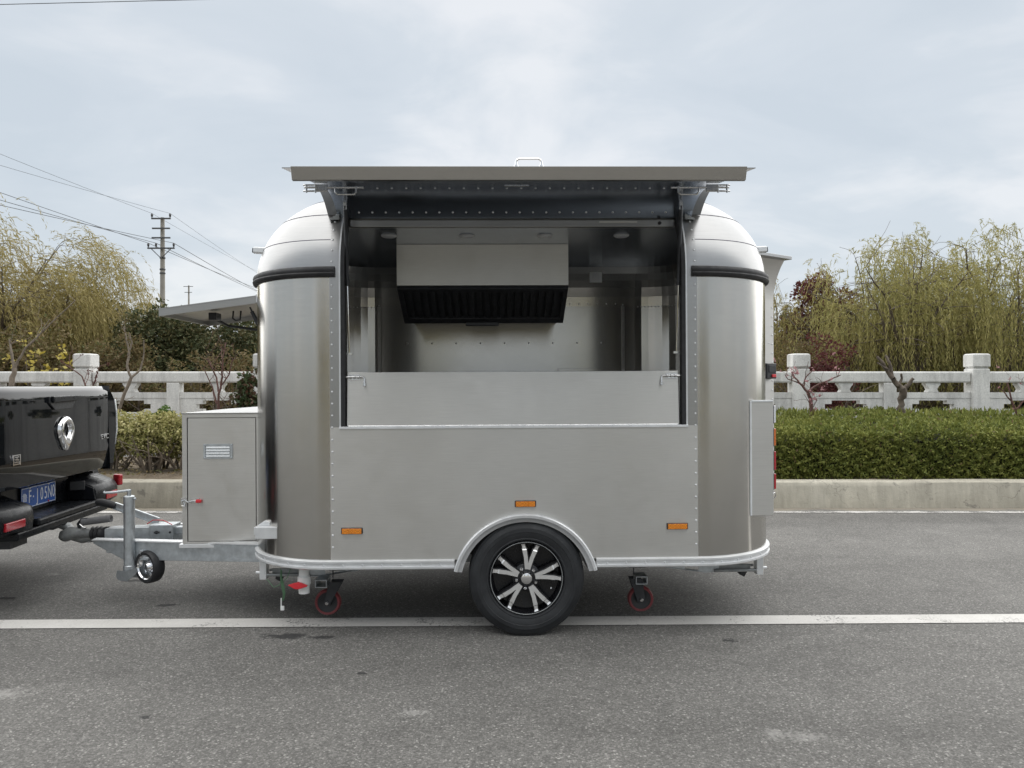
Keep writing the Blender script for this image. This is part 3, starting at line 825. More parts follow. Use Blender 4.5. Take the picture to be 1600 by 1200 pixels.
tag(b.build('rivet', ALU, br, smooth=50), kind='stuff')
# wheel arch flare
b = MB(); a1 = math.asin((0.372 - AZ) / AR)
b.lathe([(AR, 0.0), (AR, -0.030), (AR - 0.006, -0.036), (AR - 0.020, -0.034), (AR - 0.024, -0.024), (AR - 0.046, -0.012), (AR - 0.050, 0.20), (AR - 0.046, 0.20), (AR-0.03, 0.0)],
        (AX, 0, AZ), axis=(0,1,0), n=48, a0=-(math.pi/2 - a1), a1=(math.pi/2 - a1), ref=(0,0,1), close=True)
fl = part(b, 'wheel_arch', ALU, 40)
b = MB(); b.lathe([(AR - 0.03, 0.012), (AR - 0.03, 0.30), (0.0, 0.30)], (AX, 0, AZ), axis=(0,1,0), n=40, a0=-(math.pi/2 - 0.36), a1=(math.pi/2 - 0.36), ref=(0,0,1))
b.build('wheel_arch_liner', PLASTIC, fl, smooth=40)
# wheel
def make_wheel():
    w = empty('wheel', (WX, 0, WZ), parent=trailer)
    RT = 0.327
    prof = [(0.205, 0.150), (0.215, 0.166), (0.245, 0.178), (0.275, 0.179), (0.300, 0.172), (0.316, 0.158), (0.3245, 0.140),
            (0.327, 0.120), (0.3195, 0.118), (0.3195, 0.110), (0.327, 0.108), (0.327, 0.086), (0.3195, 0.084), (0.3195, 0.076), (0.327, 0.074), (0.327, 0.052),
            (0.3195, 0.050), (0.3195, 0.042), (0.3265, 0.040), (0.3245, 0.018), (0.316, 0.002), (0.312, 0.0005), (0.310, -0.003), (0.300, -0.010), (0.284, -0.0155), (0.282, -0.0175), (0.262, -0.0185), (0.260, -0.0165), (0.245, -0.0150), (0.226, -0.0085), (0.222, -0.0100), (0.2165, -0.0085), (0.2100, 0.002), (0.203, 0.012)]
    b = MB(); b.lathe(prof, n=72)
    fz = -WZ + 0.004    # the weight on it flattens the tyre on the road
    b.v = [(x*(1 + 0.03*max(0, (fz + 0.04 - z)/0.04)), y - (0.012 if y < 0.08 else -0.012)*max(0, (fz + 0.05 - z)/0.05) * (1 if abs(x) < 0.2 else 0.3), max(z, fz)) for x, y, z in b.v]
    b.build('tyre', TYRE, w, smooth=35)
    b = MB(); b.lathe([(0.2105, 0.002), (0.2060, -0.004), (0.2005, -0.003), (0.1980, 0.006), (0.1960, 0.055), (0.186, 0.075), (0.100, 0.085), (0.0, 0.085)], n=64)
    b.lathe([(0.197, 0.12), (0.207, 0.15)], n=48)
    b.build('rim', ALLOY_BLACK, w, smooth=35)
    b = MB(); b.lathe([(0.2035, -0.0042), (0.2015, -0.0048), (0.1995, -0.0036)], n=64); b.build('rim_edge', GALV_DARK, w, smooth=40)
    b = MB(); b.lathe([(0.0, 0.006), (0.058, 0.010), (0.078, 0.022), (0.080, 0.075)], n=40); b.build('hub', ALLOY_BLACK, w, smooth=40)
    for k in range(5):
        ac = R(83 + 72*k)
        for s_ in (-1, 1):
            # dark spoke with a machined, stepped face
            for nm, m_, wd, y0, y1, r0, r1 in (('spoke', ALLOY_BLACK, 1.6, 0.010, 0.060, 0.045, 0.198), ('spoke_face', ALLOY_CUT, 1.05, 0.0, 0.012, 0.050, 0.193)):
                b = MB(); st = [(0.0, 0.010), (0.45, 0.0105), (0.76, 0.0115), (0.80, 0.0095), (0.93, 0.0085), (1.0, 0.0105)]
                L_, R_, = [], []
                for t, hw in st:
                    r_ = r0 + (r1 - r0)*t; an = ac + s_*(R(5) + R(7.5)*t)
                    c_ = Vector((math.cos(an)*r_, 0, math.sin(an)*r_)); q = Vector((-math.sin(an), 0, math.cos(an)))
                    dep = 0.004 if 0.78 < t < 0.95 else 0.0
                    yy = y0 + dep - 0.004*t
                    L_.append(c_ + q*hw*wd + Vector((0, yy, 0))); R_.append(c_ - q*hw*wd + Vector((0, yy, 0)))
                n_ = len(st); back = Vector((0, y1 - y0, 0))
                vs = L_ + R_ + [v_ + back for v_ in L_] + [v_ + back for v_ in R_]
                fs = []
                for i in range(n_ - 1):
                    fs += [(i, i+1, n_+i+1, n_+i), (2*n_+i, 3*n_+i, 3*n_+i+1, 2*n_+i+1), (i, 2*n_+i, 2*n_+i+1, i+1), (n_+i, n_+i+1, 3*n_+i+1, 3*n_+i)]
                fs += [(0, n_, 3*n_, 2*n_), (n_-1, 3*n_-1, 4*n_-1, 2*n_-1)]
                b.add(vs, fs); b.build(nm, m_, w)
        an = ac + R(36); b = MB(); b.lathe([(0.0, -0.012), (0.006, -0.012), (0.0095, -0.008), (0.0105, 0.02)], (math.cos(an)*0.058, 0.004, math.sin(an)*0.058), n=8)
        b.build('lug_nut', CHROME, w, smooth=30)
    b = MB(); b.lathe([(0.0, -0.016), (0.020, -0.016), (0.030, -0.013), (0.034, -0.004), (0.036, 0.012)], n=32); b.build('hub_cap', CHROME, w, smooth=35)
    b = MB(); b.rod((0.150, 0.010, -0.062), (0.137, -0.004, -0.055), 0.005, 8); b.build('valve', WIRE, w, smooth=40)
    return w
wheel = make_wheel()
w2 = wheel.copy(); col.objects.link(w2); w2.parent = trailer; w2.location = (WX, WID, WZ); w2.rotation_euler = (0, 0, R(180))
for ch in list(wheel.children):
    c = ch.copy(); col.objects.link(c); c.parent = w2
# amber side markers
for xx, yy in ((552, 827), (822, 787), (1060, 824)):
    p = px(xx, yy, 4.3)
    b = MB(); b.box(p.x - 0.060, p.x + 0.060, -0.012, -0.003, p.z - 0.018, p.z + 0.018); ml = part(b, 'marker_light', PLASTIC, 0, bevel=0.004)
    b = MB()
    b.prism([(-0.055, 0), (-0.052, -0.010), (-0.018, -0.012), (-0.013, -0.007), (0.013, -0.007), (0.018, -0.012), (0.052, -0.010), (0.055, 0)],
            lambda x, y: (p.x + x, y - 0.012, p.z - 0.0145), lambda x, y: (p.x + x, y - 0.012, p.z + 0.0145))
    b.build('lens', AMBER, ml, bevel=0.0015)
# folding counter, folded up, with two barrel bolts
ct = empty('folding_counter', (0, 0.006, ZS + 0.006), (R(-3.5), 0, 0), trailer)
CX0, CX1 = OL + 0.040, OR - 0.046
b = MB(); b.box(CX0, CX1, 0.0, 0.028, 0.0, 0.302); b.build('counter_board', STEEL, ct, bevel=0.003)
b = MB(); b.rod((CX0 + 0.01, -0.002, 0.0), (CX1 - 0.01, -0.002, 0.0), 0.0045, 8)
b.build('piano_hinge', WIRE, ct, smooth=40)
def barrel_bolt(par, x, y, z, s_):
    """slide bolt pointing towards s_ with an L-shaped handle"""
    b = MB(); b.box(x - 0.032, x + 0.032, y - 0.004, y, z - 0.014, z + 0.014)
    for dx in (-0.022, 0.0, 0.022): b.lathe([(0.009, -0.006), (0.009, 0.006)], (x + dx, y - 0.009, z), axis=(1,0,0), n=12)
    b.tube([(x + s_*0.062, y - 0.009, z), (x - s_*0.045, y - 0.009, z), (x - s_*0.054, y - 0.010, z - 0.004), (x - s_*0.058, y - 0.012, z - 0.014), (x - s_*0.058, y - 0.014, z - 0.038)], 0.0055, 8)
    b.lathe([(0.0, -0.008), (0.008, -0.008), (0.008, 0.008), (0.0, 0.008)], (x - s_*0.058, y - 0.014, z - 0.044), axis=(0,0,1), n=10)
    b.build('barrel_bolt', WIRE, par, smooth=40)
barrel_bolt(ct, CX0 + 0.042, 0.0, 0.274, -1)
barrel_bolt(ct, CX1 - 0.042, 0.0, 0.274, 1)
# serving hatch, swung up about its hinge
ph = R(40); HS, _, HZ = inset(ph)
hinge = Vector((HS, HZ))
closed = [inset(R(d))[0::2] for d in (40, 35, 30, 25, 20, 16, 12, 8, 4, 0)] + [(0.0, 1.85), (0.0, 1.65), (0.0, 1.45)]
th = R(81.4)
def swing(p):
    d = Vector(p) - hinge; dn, ot = -d.y, -d.x
    return (hinge.x - math.sin(th)*dn - math.cos(th)*ot, hinge.y - math.cos(th)*dn + math.sin(th)*ot)
outer = [swing(p) for p in closed]
def offs(pts, o):
    r_ = []
    for i, p in enumerate(pts):
        a = Vector(pts[max(i-1, 0)]); c = Vector(pts[min(i+1, len(pts)-1)]); t = (c - a).normalized()
        nn = Vector((-t.y, t.x)); r_.append((p[0] + nn.x*o, p[1] + nn.y*o))
    return r_
tst = offs(outer, 0.05)
sg = 1 if tst[-1][1] < outer[-1][1] else -1     # inner face lies below
inner = offs(outer, 0.036*sg)
hatch = empty('serving_hatch', (0,0,0), parent=trailer)
HX_L, HX_R = OL - 0.046, OR + 0.074
b = MB()
for x0, x1, A, B in ((HX_L + 0.02, HX_R - 0.02, offs(outer, 0.002*sg), offs(outer, 0.030*sg)),):
    b.prism(list(A) + list(B)[::-1], lambda y, z: (x0, y, z), lambda y, z: (x1, y, z))
b.build('hatch_core', STEEL_HATCH, hatch, smooth=30)
b = MB(); so_ = offs(outer, -0.002*sg); si_ = offs(outer, 0.0015*sg)
ex = Vector(outer[-1]) - Vector(outer[-2]); ex.normalize()
b.prism(list(so_) + list(si_)[::-1], lambda y, z: (HX_L - 0.042, y, z), lambda y, z: (HX_R + 0.042, y, z))
b.build('hatch_skin', STEEL_ROOF, hatch, smooth=30)
fy, fz = outer[-1]
b = MB(); b.prism([(fy - 0.014, fz + 0.004), (fy + 0.008, fz - 0.052), (fy + 0.028, fz - 0.054), (fy + 0.030, fz + 0.002)], lambda y, z: (HX_L, y, z), lambda y, z: (HX_R, y, z))
b.build('front_lip', STEEL_END, hatch, bevel=0.002)
b = MB(); ci = offs(outer, 0.0315*sg)
for i_ in (1, 9):
    for k in range(24):
        x = OL + 0.10 + k * (OR - OL - 0.20) / 23
        q = ci[i_]; t = Vector(ci[i_+1]) - Vector(ci[i_-1]); nn = Vector((-t.y, t.x)).normalized() * sg
        b.rivet((x, q[0], q[1]), (0, nn.x, nn.y), 0.0065)
tag(b.build('rivet', ALU, hatch, smooth=50), kind='stuff')
b = MB(); gx = 0.075; gy, gz = fy + 0.05, fz + 0.010
b.tube([(gx - 0.058, gy, gz - 0.004), (gx - 0.058, gy, gz + 0.032), (gx - 0.052, gy, gz + 0.042), (gx - 0.042, gy, gz + 0.046), (gx + 0.042, gy, gz + 0.046), (gx + 0.052, gy, gz + 0.042), (gx + 0.058, gy, gz + 0.032), (gx + 0.058, gy, gz - 0.004)], 0.0055, 8)
for s_ in (-1, 1): b.lathe([(0.010, -0.004), (0.010, 0.016), (0.0, 0.016)], (gx + s_*0.058, gy, gz), axis=(0,0,1), n=12)
b.build('grab_handle', CHROME, hatch, smooth=40)
b = MB(); b.box(-0.035, 0.085, fy + 0.3, fy + 0.315, fz - 0.005, fz + 0.001); b.build('stay_clip', WIRE, hatch)
# spring bolts under the hatch: D ring, bar and catch
mi = 8; by, bz = inner[10]
for s_, xe in ((-1, HX_L + 0.02), (1, HX_R - 0.02)):
    b = MB(); x_in = xe - s_*0.24; y_ = by - 0.02; z_ = bz - 0.016
    b.rod((xe + s_*0.055, y_, z_), (x_in, y_, z_), 0.0055, 8)
    b.rod((xe + s_*0.060, y_, z_ - 0.018), (xe - s_*0.06, y_, z_ - 0.018), 0.0045, 8)
    b.rod((xe + s_*0.060, y_, z_ + 0.012), (xe - s_*0.06, y_, z_ + 0.012), 0.0045, 8)
    for q in (0.045, 0.0): b.rod((xe + s_*q, y_, z_ - 0.026), (xe + s_*q, y_, z_ + 0.016), 0.005, 8)
    b.cbox((xe - s_*0.03, y_, z_), (0.06, 0.012, 0.03))
    x1, x2 = xe - s_*0.10, xe - s_*0.205
    b.tube([(x1, y_, z_ + 0.006), (x1, y_ - 0.004, z_ - 0.024), (x1 - s_*0.012, y_ - 0.005, z_ - 0.036), (x2 + s_*0.012, y_ - 0.005, z_ - 0.036), (x2, y_ - 0.004, z_ - 0.024), (x2, y_, z_ + 0.006)], 0.0048, 8)
    b.build('spring_bolt', WIRE, hatch, smooth=40)
# end gussets of the hatch hinge
for s_, x in ((-1, OL - 0.012), (1, OR + 0.012)):
    b = MB(); b.prism([(0.0, 0.0), (s_*0.055, -0.028), (s_*0.055, -0.038), (0.0, -0.034)], lambda u, w: (x + u, HS - 0.055, HZ + w - 0.005), lambda u, w: (x + u, HS + 0.02, HZ + w + 0.005))
    part(b, 'hinge_cap', GALV_DARK, 0, bevel=0.002)
# gas struts
for s_, xt, xb in ((-1, OL + 0.036, OL + 0.050), (1, OR - 0.030, OR - 0.052)):
    st = empty('gas_strut', (0,0,0), parent=trailer)
    a, c = Vector((xt, HS - 0.13, HZ + 0.02)), Vector((xb, 0.045, 1.585))
    m_ = a.lerp(c, 0.54)
    b = MB(); b.rod(a, m_, 0.0115, 12); b.build('cylinder', DARKSTEEL, st, smooth=40)
    b = MB(); b.rod(m_, c, 0.0050, 8); b.build('piston_rod', CHROME, st, smooth=40)
    b = MB(); b.cbox(c, (0.034, 0.012, 0.012)); b.build('ball_joint', WIRE, st)
    b = MB(); b.cbox(a, (0.02, 0.02, 0.045)); b.build('ball_joint', WIRE, st)
# roof corner lamps
for xx, yy, s_ in ((427, 391, -1), (1179, 387, 1)):
    p = Vector((-1.518 if s_ < 0 else 1.556, 0.44, 2.235))
    e_ = Euler((0, R(-4*s_), 0))
    b = MB(); b.cbox(p, (0.085, 0.055, 0.036), e_); b.cbox(p + Vector((-s_*0.05, 0.02, -0.01)), (0.05, 0.04, 0.03), e_); lp = part(b, 'corner_lamp', ALU, 0, bevel=0.006)
    b = MB(); b.cbox(p + Vector((s_*0.044, 0, 0.0)), (0.010, 0.046, 0.030), e_); b.build('lamp_lens', DARKSTEEL, lp, bevel=0.004)
# hatch over the front window, open
eh = empty('end_hatch', (XL1, 1.0, 2.0), parent=trailer)
def eh_pt(u, y, w):    # u outwards from hinge, w below skin
    an = R(7.5); return (-0.05 - u*math.cos(an) - w*math.sin(an)*-1*0 , y, -0.020 - u*math.sin(an) - w)
b = MB(); b.cells([0.0, 0.62], [-0.40, 0.44], lambda i, j: True, lambda u, y, k: eh_pt(u, y, 0.008 if k else 0.0)); b.build('hatch_skin', STEEL_ROOF, eh)
for y0, y1 in ((-0.40, -0.385), (0.425, 0.44)):
    b = MB(); b.cells([0.0, 0.615], [y0, y1], lambda i, j: True, lambda u, y, k: eh_pt(u, y, 0.050 if k else 0.009)); b.build('side_lip', STEEL_ROOF, eh)
b = MB(); b.cells([0.602, 0.615], [-0.384, 0.424], lambda i, j: True, lambda u, y, k: eh_pt(u, y, 0.048 if k else 0.009)); b.build('front_lip', STEEL_ROOF, eh)
b = MB(); b.cells([0.05, 0.60], [-0.384, 0.424], lambda i, j: True, lambda u, y, k: eh_pt(u, y, 0.022 if k else 0.010)); b.build('hatch_lining', STEEL, eh)
b = MB(); b.box(-0.05, 0.02, -0.40, 0.44, -0.065, -0.010); b.build('hinge_plate', ALU, eh, bevel=0.003)
for y in (-0.33, 0.36):
    b = MB(); a = Vector(eh_pt(0.06, y, 0.06)); c = Vector((0.01, y + 0.02, -0.36)); m_ = a.lerp(c, 0.1); b.rod(a, m_, 0.006, 8); b.rod(m_, c, 0.012, 10)
    b.build('gas_strut', DARKSTEEL, eh, smooth=40)
b = MB(); q = Vector(eh_pt(0.37, -0.1, 0.06)); b.cbox(q, (0.05, 0.10, 0.05)); b.tube([q + Vector((0.0, 0.06, -0.02)), q + Vector((0.02, 0.2, -0.045)), q + Vector((0.2, 0.25, -0.07)), q + Vector((0.30, 0.22, -0.05))], 0.010, 8); b.build('window_latch', PLASTIC, eh, smooth=40, bevel=0.004)
b = MB(); q = Vector(eh_pt(0.22, -0.1, 0.07)); b.tube([q + Vector((-0.025,0,0.03)), q + Vector((-0.03,0,-0.02)), q + Vector((-0.01,0,-0.035)), q + Vector((0.02,0,-0.03)), q + Vector((0.025,0,0.03))], 0.006, 8); b.build('pull_ring', PLASTIC, eh, smooth=40)
# rear door, swung open past square; hinged on the far side of the doorway
DA = R(125)
door = empty('rear_door', (XR1, 1.40, 0), (0, 0, DA), trailer)
DW = 0.60
dc = [(0.0, z) for z in (0.52, 0.9, 1.3, 1.7, ZG)] + [(inset(R(d))[1], inset(R(d))[2]) for d in (5, 10, 15, 20, 25, 30, 36)]
# local: closed door runs along -Y from the hinge, inner face towards -X
b = MB()
for k in range(len(dc) - 1):
    pass
profd = [(-i_, z) for i_, z in dc]; profi = [(-i_ - 0.035, z) for i_, z in dc]
b.prism(profd + profi[::-1], lambda x, z: (x, -0.005, z), lambda x, z: (x, -DW, z)); b.build('door_leaf', STEEL, door, smooth=30)
b = MB(); xt, zt = profd[-1]; b.box(xt - 0.10, xt + 0.008, -DW - 0.004, 0.0, zt - 0.002, zt + 0.022); b.build('top_cap', STEEL_ROOF, door, bevel=0.002)
b = MB()
for k in range(21): b.rivet((-0.036, -DW + 0.018, 0.56 + 0.072*k), (-1,0,0), 0.007)
for k in range(8): b.rivet((-0.036, -DW + 0.06 + 0.07*k, 1.72), (-1,0,0), 0.005)
tag(b.build('rivet', ALU, door, smooth=50), kind='stuff')
b = MB(); b.box(-0.075, -0.035, -DW + 0.02, -DW + 0.14, 1.44, 1.56); lk = b.build('door_lock', PLASTIC, door, bevel=0.006)
b = MB(); b.box(-0.085, -0.075, -DW + 0.035, -DW + 0.085, 1.452, 1.475); b.build('lock_lever', REDPL, lk, bevel=0.004)
b = MB(); b.box(-0.080, -0.075, -DW + 0.035, -DW + 0.12, 1.49, 1.545); b.build('lock_plate', DARKSTEEL, lk, bevel=0.003)
# tail lamp box on the rear corner
tb = empty('tail_light_box', (0,0,0), parent=trailer)
TX0, TX1, TY0, TY1, TZ0, TZ1 = 1.392, 1.522, 0.115, 0.42, 0.640, 1.300
b = MB(); b.box(TX0, TX1, TY0, TY1, TZ0, TZ1); b.build('lamp_housing', STEEL, tb, bevel=0.003)
b = MB(); b.box(TX0 - 0.008, TX0 + 0.003, TY0 - 0.004, TY0 + 0.01, TZ0, TZ1 + 0.006); b.box(TX0 + 0.004, TX1, TY0 - 0.003, TY0 + 0.04, TZ1 - 0.002, TZ1 + 0.009)
b.build('sealant_bead', SEALANT, tb, bevel=0.003)
for ya, yb, m_ in ((636, 663, CLEARLENS), (672, 699, ORANGELENS), (708, 737, REDLENS), (743, 767, REDLENS)):
    za, zb = EYE + (600 - yb)/F*4.46, EYE + (600 - ya)/F*4.46
    b = MB(); b.box(TX1, TX1 + 0.012, TY0 + 0.022, TY0 + 0.15, za - 0.004, zb + 0.004); ho = b.build('lamp', DARKSTEEL, tb, bevel=0.003)
    b = MB(); b.prism([(0.012, 0.027), (0.028, 0.036), (0.034, 0.085), (0.030, 0.135), (0.012, 0.145)], lambda x, y: (TX1 + x, TY0 + y, za), lambda x, y: (TX1 + x, TY0 + y, zb)); b.build('lens', m_, ho, bevel=0.003)
b = MB(); b.tube([(TX1 + 0.0, TY0 + 0.03, 0.76), (TX1 + 0.02, TY0 + 0.04, 0.77), (TX1 + 0.03, TY0 + 0.05, 0.745), (TX1 + 0.02, TY0 + 0.06, 0.73), (TX1 + 0.005, TY0 + 0.05, 0.735)], 0.004, 6); b.build('plug_wire', WIRE, tb, smooth=40)
# corner bracket box at the front
b = MB(); q = px(421, 828, 4.44); q.y -= TY
b.box(q.x - 0.060, q.x + 0.066, q.y - 0.03, q.y + 0.16, q.z - 0.034, q.z + 0.034)
bk = part(b, 'corner_bracket', ALU, 0, bevel=0.003)
b = MB(); b.prism([(-0.060, 0.034), (-0.02, 0.062), (0.066, 0.036)], lambda x, z: (q.x + x, q.y + 0.02, q.z + z), lambda x, z: (q.x + x, q.y + 0.16, q.z + z)); b.box(q.x - 0.072, q.x - 0.0605, q.y - 0.01, q.y + 0.12, q.z - 0.014, q.z + 0.03)
b.build('bracket_lip', ALU, bk, bevel=0.002)
# gas bottle box on the drawbar
gb = empty('gas_box', (0,0,0), parent=trailer)
GX0, GX1, GY0, GY1, GZ0, GZ1 = -2.030, -1.545, 0.50, 1.42, 0.43, 1.235
b = MB()
b.cells([GX0, GX0 + 0.030, GX1 - 0.028, GX1], [GZ0, GZ0 + 0.012, GZ1 - 0.024, GZ1], lambda i, j: not (i == 1 and j == 1), lambda x, z, k: (x, GY0 + (0.03 if k else 0.0), z))
b.build('front_frame', STEEL, gb, bevel=0.0015)
b = MB(); b.box(GX0 + 0.001, GX1 - 0.001, GY0 + 0.0305, GY1, GZ0, GZ1 - 0.001); b.build('box_body', STEEL, gb, bevel=0.002)
b = MB(); b.box(GX0 + 0.0345, GX1 - 0.0325, GY0 + 0.002, GY0 + 0.026, GZ0 + 0.0155, GZ1 - 0.0285); gd = b.build('box_door', STEEL, gb, bevel=0.0015)
b = MB(); b.add([(GX0 - 0.004, GY0 - 0.004, GZ1 - 0.0), (GX1 + 0.004, GY0 - 0.004, GZ1), (GX1 + 0.004, GY1, GZ1), (GX0 - 0.004, GY1, GZ1), ((GX0+GX1)/2 + 0.08, (GY0+GY1)/2, GZ1 + 0.03), (GX0 - 0.004, GY0 - 0.004, GZ1 + 0.006), (GX1 + 0.004, GY0 - 0.004, GZ1 + 0.006), (GX1 + 0.004, GY1, GZ1 + 0.006), (GX0 - 0.004, GY1, GZ1 + 0.006)],
                [(0,3,2,1), (5,6,4), (6,7,4), (7,8,4), (8,5,4), (0,1,6,5), (1,2,7,6), (2,3,8,7), (3,0,5,8)]); b.build('box_lid', STEEL_ROOF, gb)
vx, vz, vy = -1.808, 1.002, GY0 + 0.002
b = MB(); b.cells([vx - 0.090, vx - 0.078, vx + 0.078, vx + 0.090], [vz - 0.046, vz - 0.034, vz + 0.034, vz + 0.046], lambda i, j: not (i == 1 and j == 1), lambda x, z, k: (x, vy - (0.0 if k else 0.005), z))
b.add([(vx - 0.078, vy - 0.0006, vz - 0.034), (vx + 0.078, vy - 0.0006, vz - 0.034), (vx + 0.078, vy - 0.0006, vz + 0.034), (vx - 0.078, vy - 0.0006, vz + 0.034)], [(0,1,2,3)])
for dx in (-0.083, 0.083):
    for dz in (-0.039, 0.039): b.rivet((vx + dx, vy - 0.005, vz + dz), (0,-1,0), 0.005)
vg = b.build('vent_grille', GALV, gd, fix=False)
b = MB()
for k in range(4):
    z = vz - 0.0265 + 0.0177*k; b.prism([(-0.001, -0.006), (-0.001, 0.007), (-0.009, -0.006)], lambda y, w: (vx - 0.072, vy + y, z + w), lambda y, w: (vx + 0.072, vy + y, z + w))
b.build('louvre', SEALANT, gd)
b = MB(); lz = 0.695; lx = GX0 + 0.03
b.tube([(lx - 0.03, GY0 - 0.008, lz), (lx - 0.01, GY0 - 0.012, lz + 0.008), (lx + 0.01, GY0 - 0.012, lz - 0.006), (lx + 0.04, GY0 - 0.012, lz + 0.002), (lx + 0.07, GY0 - 0.010, lz)], 0.005, 8)
b.cbox((lx - 0.02, GY0 - 0.003, lz), (0.035, 0.006, 0.04)); b.cbox((lx + 0.05, GY0 - 0.001, lz), (0.05, 0.005, 0.03))
b.tube([(lx - 0.02, GY0 - 0.006, lz - 0.005), (lx - 0.01, GY0 - 0.010, lz - 0.03), (lx - 0.03, GY0 - 0.008, lz - 0.028)], 0.004, 6)
tl = b.build('toggle_latch', WIRE, gb, smooth=40)
b = MB(); b.cbox((lx + 0.075, GY0 - 0.012, lz), (0.035, 0.012, 0.020)); b.build('latch_tip', REDPL, tl, bevel=0.004)
b = MB()
for k in range(3): b.box(GX1 + 0.0005, GX1 + 0.003, GY0 + 0.06, GY0 + 0.20, vz - 0.03 + 0.022*k, vz - 0.018 + 0.022*k)
b.build('side_louvre', SEALANT, gb)
# drawbar frame
db = empty('drawbar', (0,0,0), parent=trailer)
def rail(ya, yb, nm):
    b = MB(); w_ = 0.05
    A = [(-2.745, ya, 0.390), (-2.745, ya, 0.372), (-2.50, ya + (yb-ya)*0.19, 0.282), (-1.40, yb, 0.345), (-1.40, yb, 0.445)]
    sgn = 1 if ya > yb else -1
    vs = [Vector(p) for p in A] + [Vector(p) + Vector((0, w_*sgn, 0)) for p in A]
    n = len(A); b.add(vs, [tuple(range(n))[::-1], tuple(range(n, 2*n))] + [(i, (i+1) % n, n + (i+1) % n, n + i) for i in range(n)])
    o = b.build(nm, GALV, db, bevel=0.003)
    b = MB(); n0, n1 = Vector((-2.75, ya - 0.008*sgn, 0.392)), Vector((-1.40, yb - 0.008*sgn, 0.447)); d_ = Vector((0, 0.066*sgn, 0)); u = Vector((0,0,0.008))
    b.add([n0, n1, n1 + d_, n0 + d_, n0 + u, n1 + u, n1 + d_ + u, n0 + d_ + u], [(0,3,2,1),(4,5,6,7),(0,1,5,4),(1,2,6,5),(2,3,7,6),(3,0,4,7)]); b.build('rail_flange', ALU, o)
    return o
rail(0.82, 0.34, 'drawbar_rail'); rail(1.18, 1.66, 'drawbar_rail')
b = MB(); b.box(-2.05, -1.53, 0.495, 1.43, 0.405, 0.4285); b.build('box_carrier', ALU, db, bevel=0.002)
b = MB(); b.box(-2.68, -2.60, 0.86, 1.15, 0.30, 0.37); b.box(-2.20, -2.12, 0.66, 1.34, 0.31, 0.38); b.build('cross_member', GALV, db, bevel=0.003)
# overrun coupling
cp = empty('coupling', (0,0,0), parent=trailer)
b = MB(); b.prism([(-2.735, 0.365), (-2.735, 0.445), (-2.43, 0.455), (-2.43, 0.360)], lambda x, z: (x, 0.945, z), lambda x, z: (x, 1.055, z)); b.box(-2.43, -2.27, 0.935, 1.065, 0.352, 0.470); b.box(-2.29, -1.95, 0.97, 1.03, 0.40, 0.45); b.box(-2.75, -2.35, 0.93, 1.07, 0.350, 0.362)
b.build('coupling_housing', GALV, cp, bevel=0.004)
b = MB(); b.rod((-2.38, 0.932, 0.42), (-2.38, 0.936, 0.42), 0.012, 10); b.rod((-2.29, 0.932, 0.42), (-2.29, 0.936, 0.42), 0.008, 10); b.rod((-2.395, 0.933, 0.42), (-2.36, 0.933, 0.42), 0.006, 8); b.build('bolt_hole', PLASTIC, cp)
b = MB(); b.lathe([(0.030, 0.0), (0.047, 0.012), (0.036, 0.026), (0.050, 0.040), (0.038, 0.054), (0.050, 0.068), (0.040, 0.082), (0.046, 0.10), (0.046, 0.118)], (-2.852, 1.0, 0.405), axis=(1,0,0), n=24); b.build('bellows', RUBBER, cp, smooth=60)
b = MB(); b.tube([(-2.84, 1.0, 0.405), (-2.93, 1.0, 0.412), (-2.985, 1.0, 0.408), (-3.03, 1.0, 0.388), (-3.045, 1.0, 0.370)], [0.030, 0.036, 0.046, 0.044, 0.030], 14); b.build('coupling_head', GALV_DARK, cp, smooth=60)
b = MB(); b.tube([(-2.92, 1.0, 0.43), (-2.93, 1.0, 0.47), (-2.905, 0.99, 0.495), (-2.86, 0.98, 0.50)], [0.016, 0.018, 0.018, 0.016], 10); b.build('release_lever', DARKSTEEL, cp, smooth=60)
b = MB(); b.rod((-2.90, 0.985, 0.485), (-2.70, 0.97, 0.512), 0.024, 16); gr = b.build('foam_grip', GREYFOAM, cp, smooth=40)
b = MB(); b.rod((-2.7005, 0.97, 0.512), (-2.6995, 0.97, 0.512), 0.012, 12); b.build('grip_end', PLASTIC, gr)
b = MB(); b.tube([(-2.905, 0.955, 0.475), (-2.88, 0.95, 0.455), (-2.86, 0.95, 0.45)], 0.006, 8); b.build('lever_spring', WIRE, cp, smooth=40)
a, c = Vector((-2.42, 1.06, 0.475)), Vector((-2.72, 1.06, 0.585))
hb = empty('handbrake', (0,0,0), parent=trailer)
d_ = (c - a); an = math.atan2(d_.z, d_.x)
b = MB(); b.cbox((a + c)/2, (d_.length, 0.010, 0.046), Euler((0, -an, 0))); b.cbox((a + c)/2 + Vector((0.008, -0.008, 0.02)), (d_.length, 0.018, 0.008), Euler((0, -an, 0))); b.cbox((a + c)/2 + Vector((-0.008, -0.008, -0.018)), (d_.length, 0.018, 0.008), Euler((0, -an, 0))); b.build('lever', GALV, hb)
b = MB(); b.tube([c - d_*0.03, c + Vector((-0.03, 0, 0.008)), c + Vector((-0.09, 0, 0.022)), c + Vector((-0.125, 0, 0.026))], [0.024, 0.026, 0.026, 0.020], 14); b.build('lever_grip', RUBBER, hb, smooth=60)
b = MB(); b.tube([(-2.45, 0.95, 0.475), (-2.40, 0.93, 0.505), (-2.33, 0.92, 0.505), (-2.27, 0.92, 0.475)], 0.003, 6); b.build('brake_cable', REDPL, hb, smooth=40)
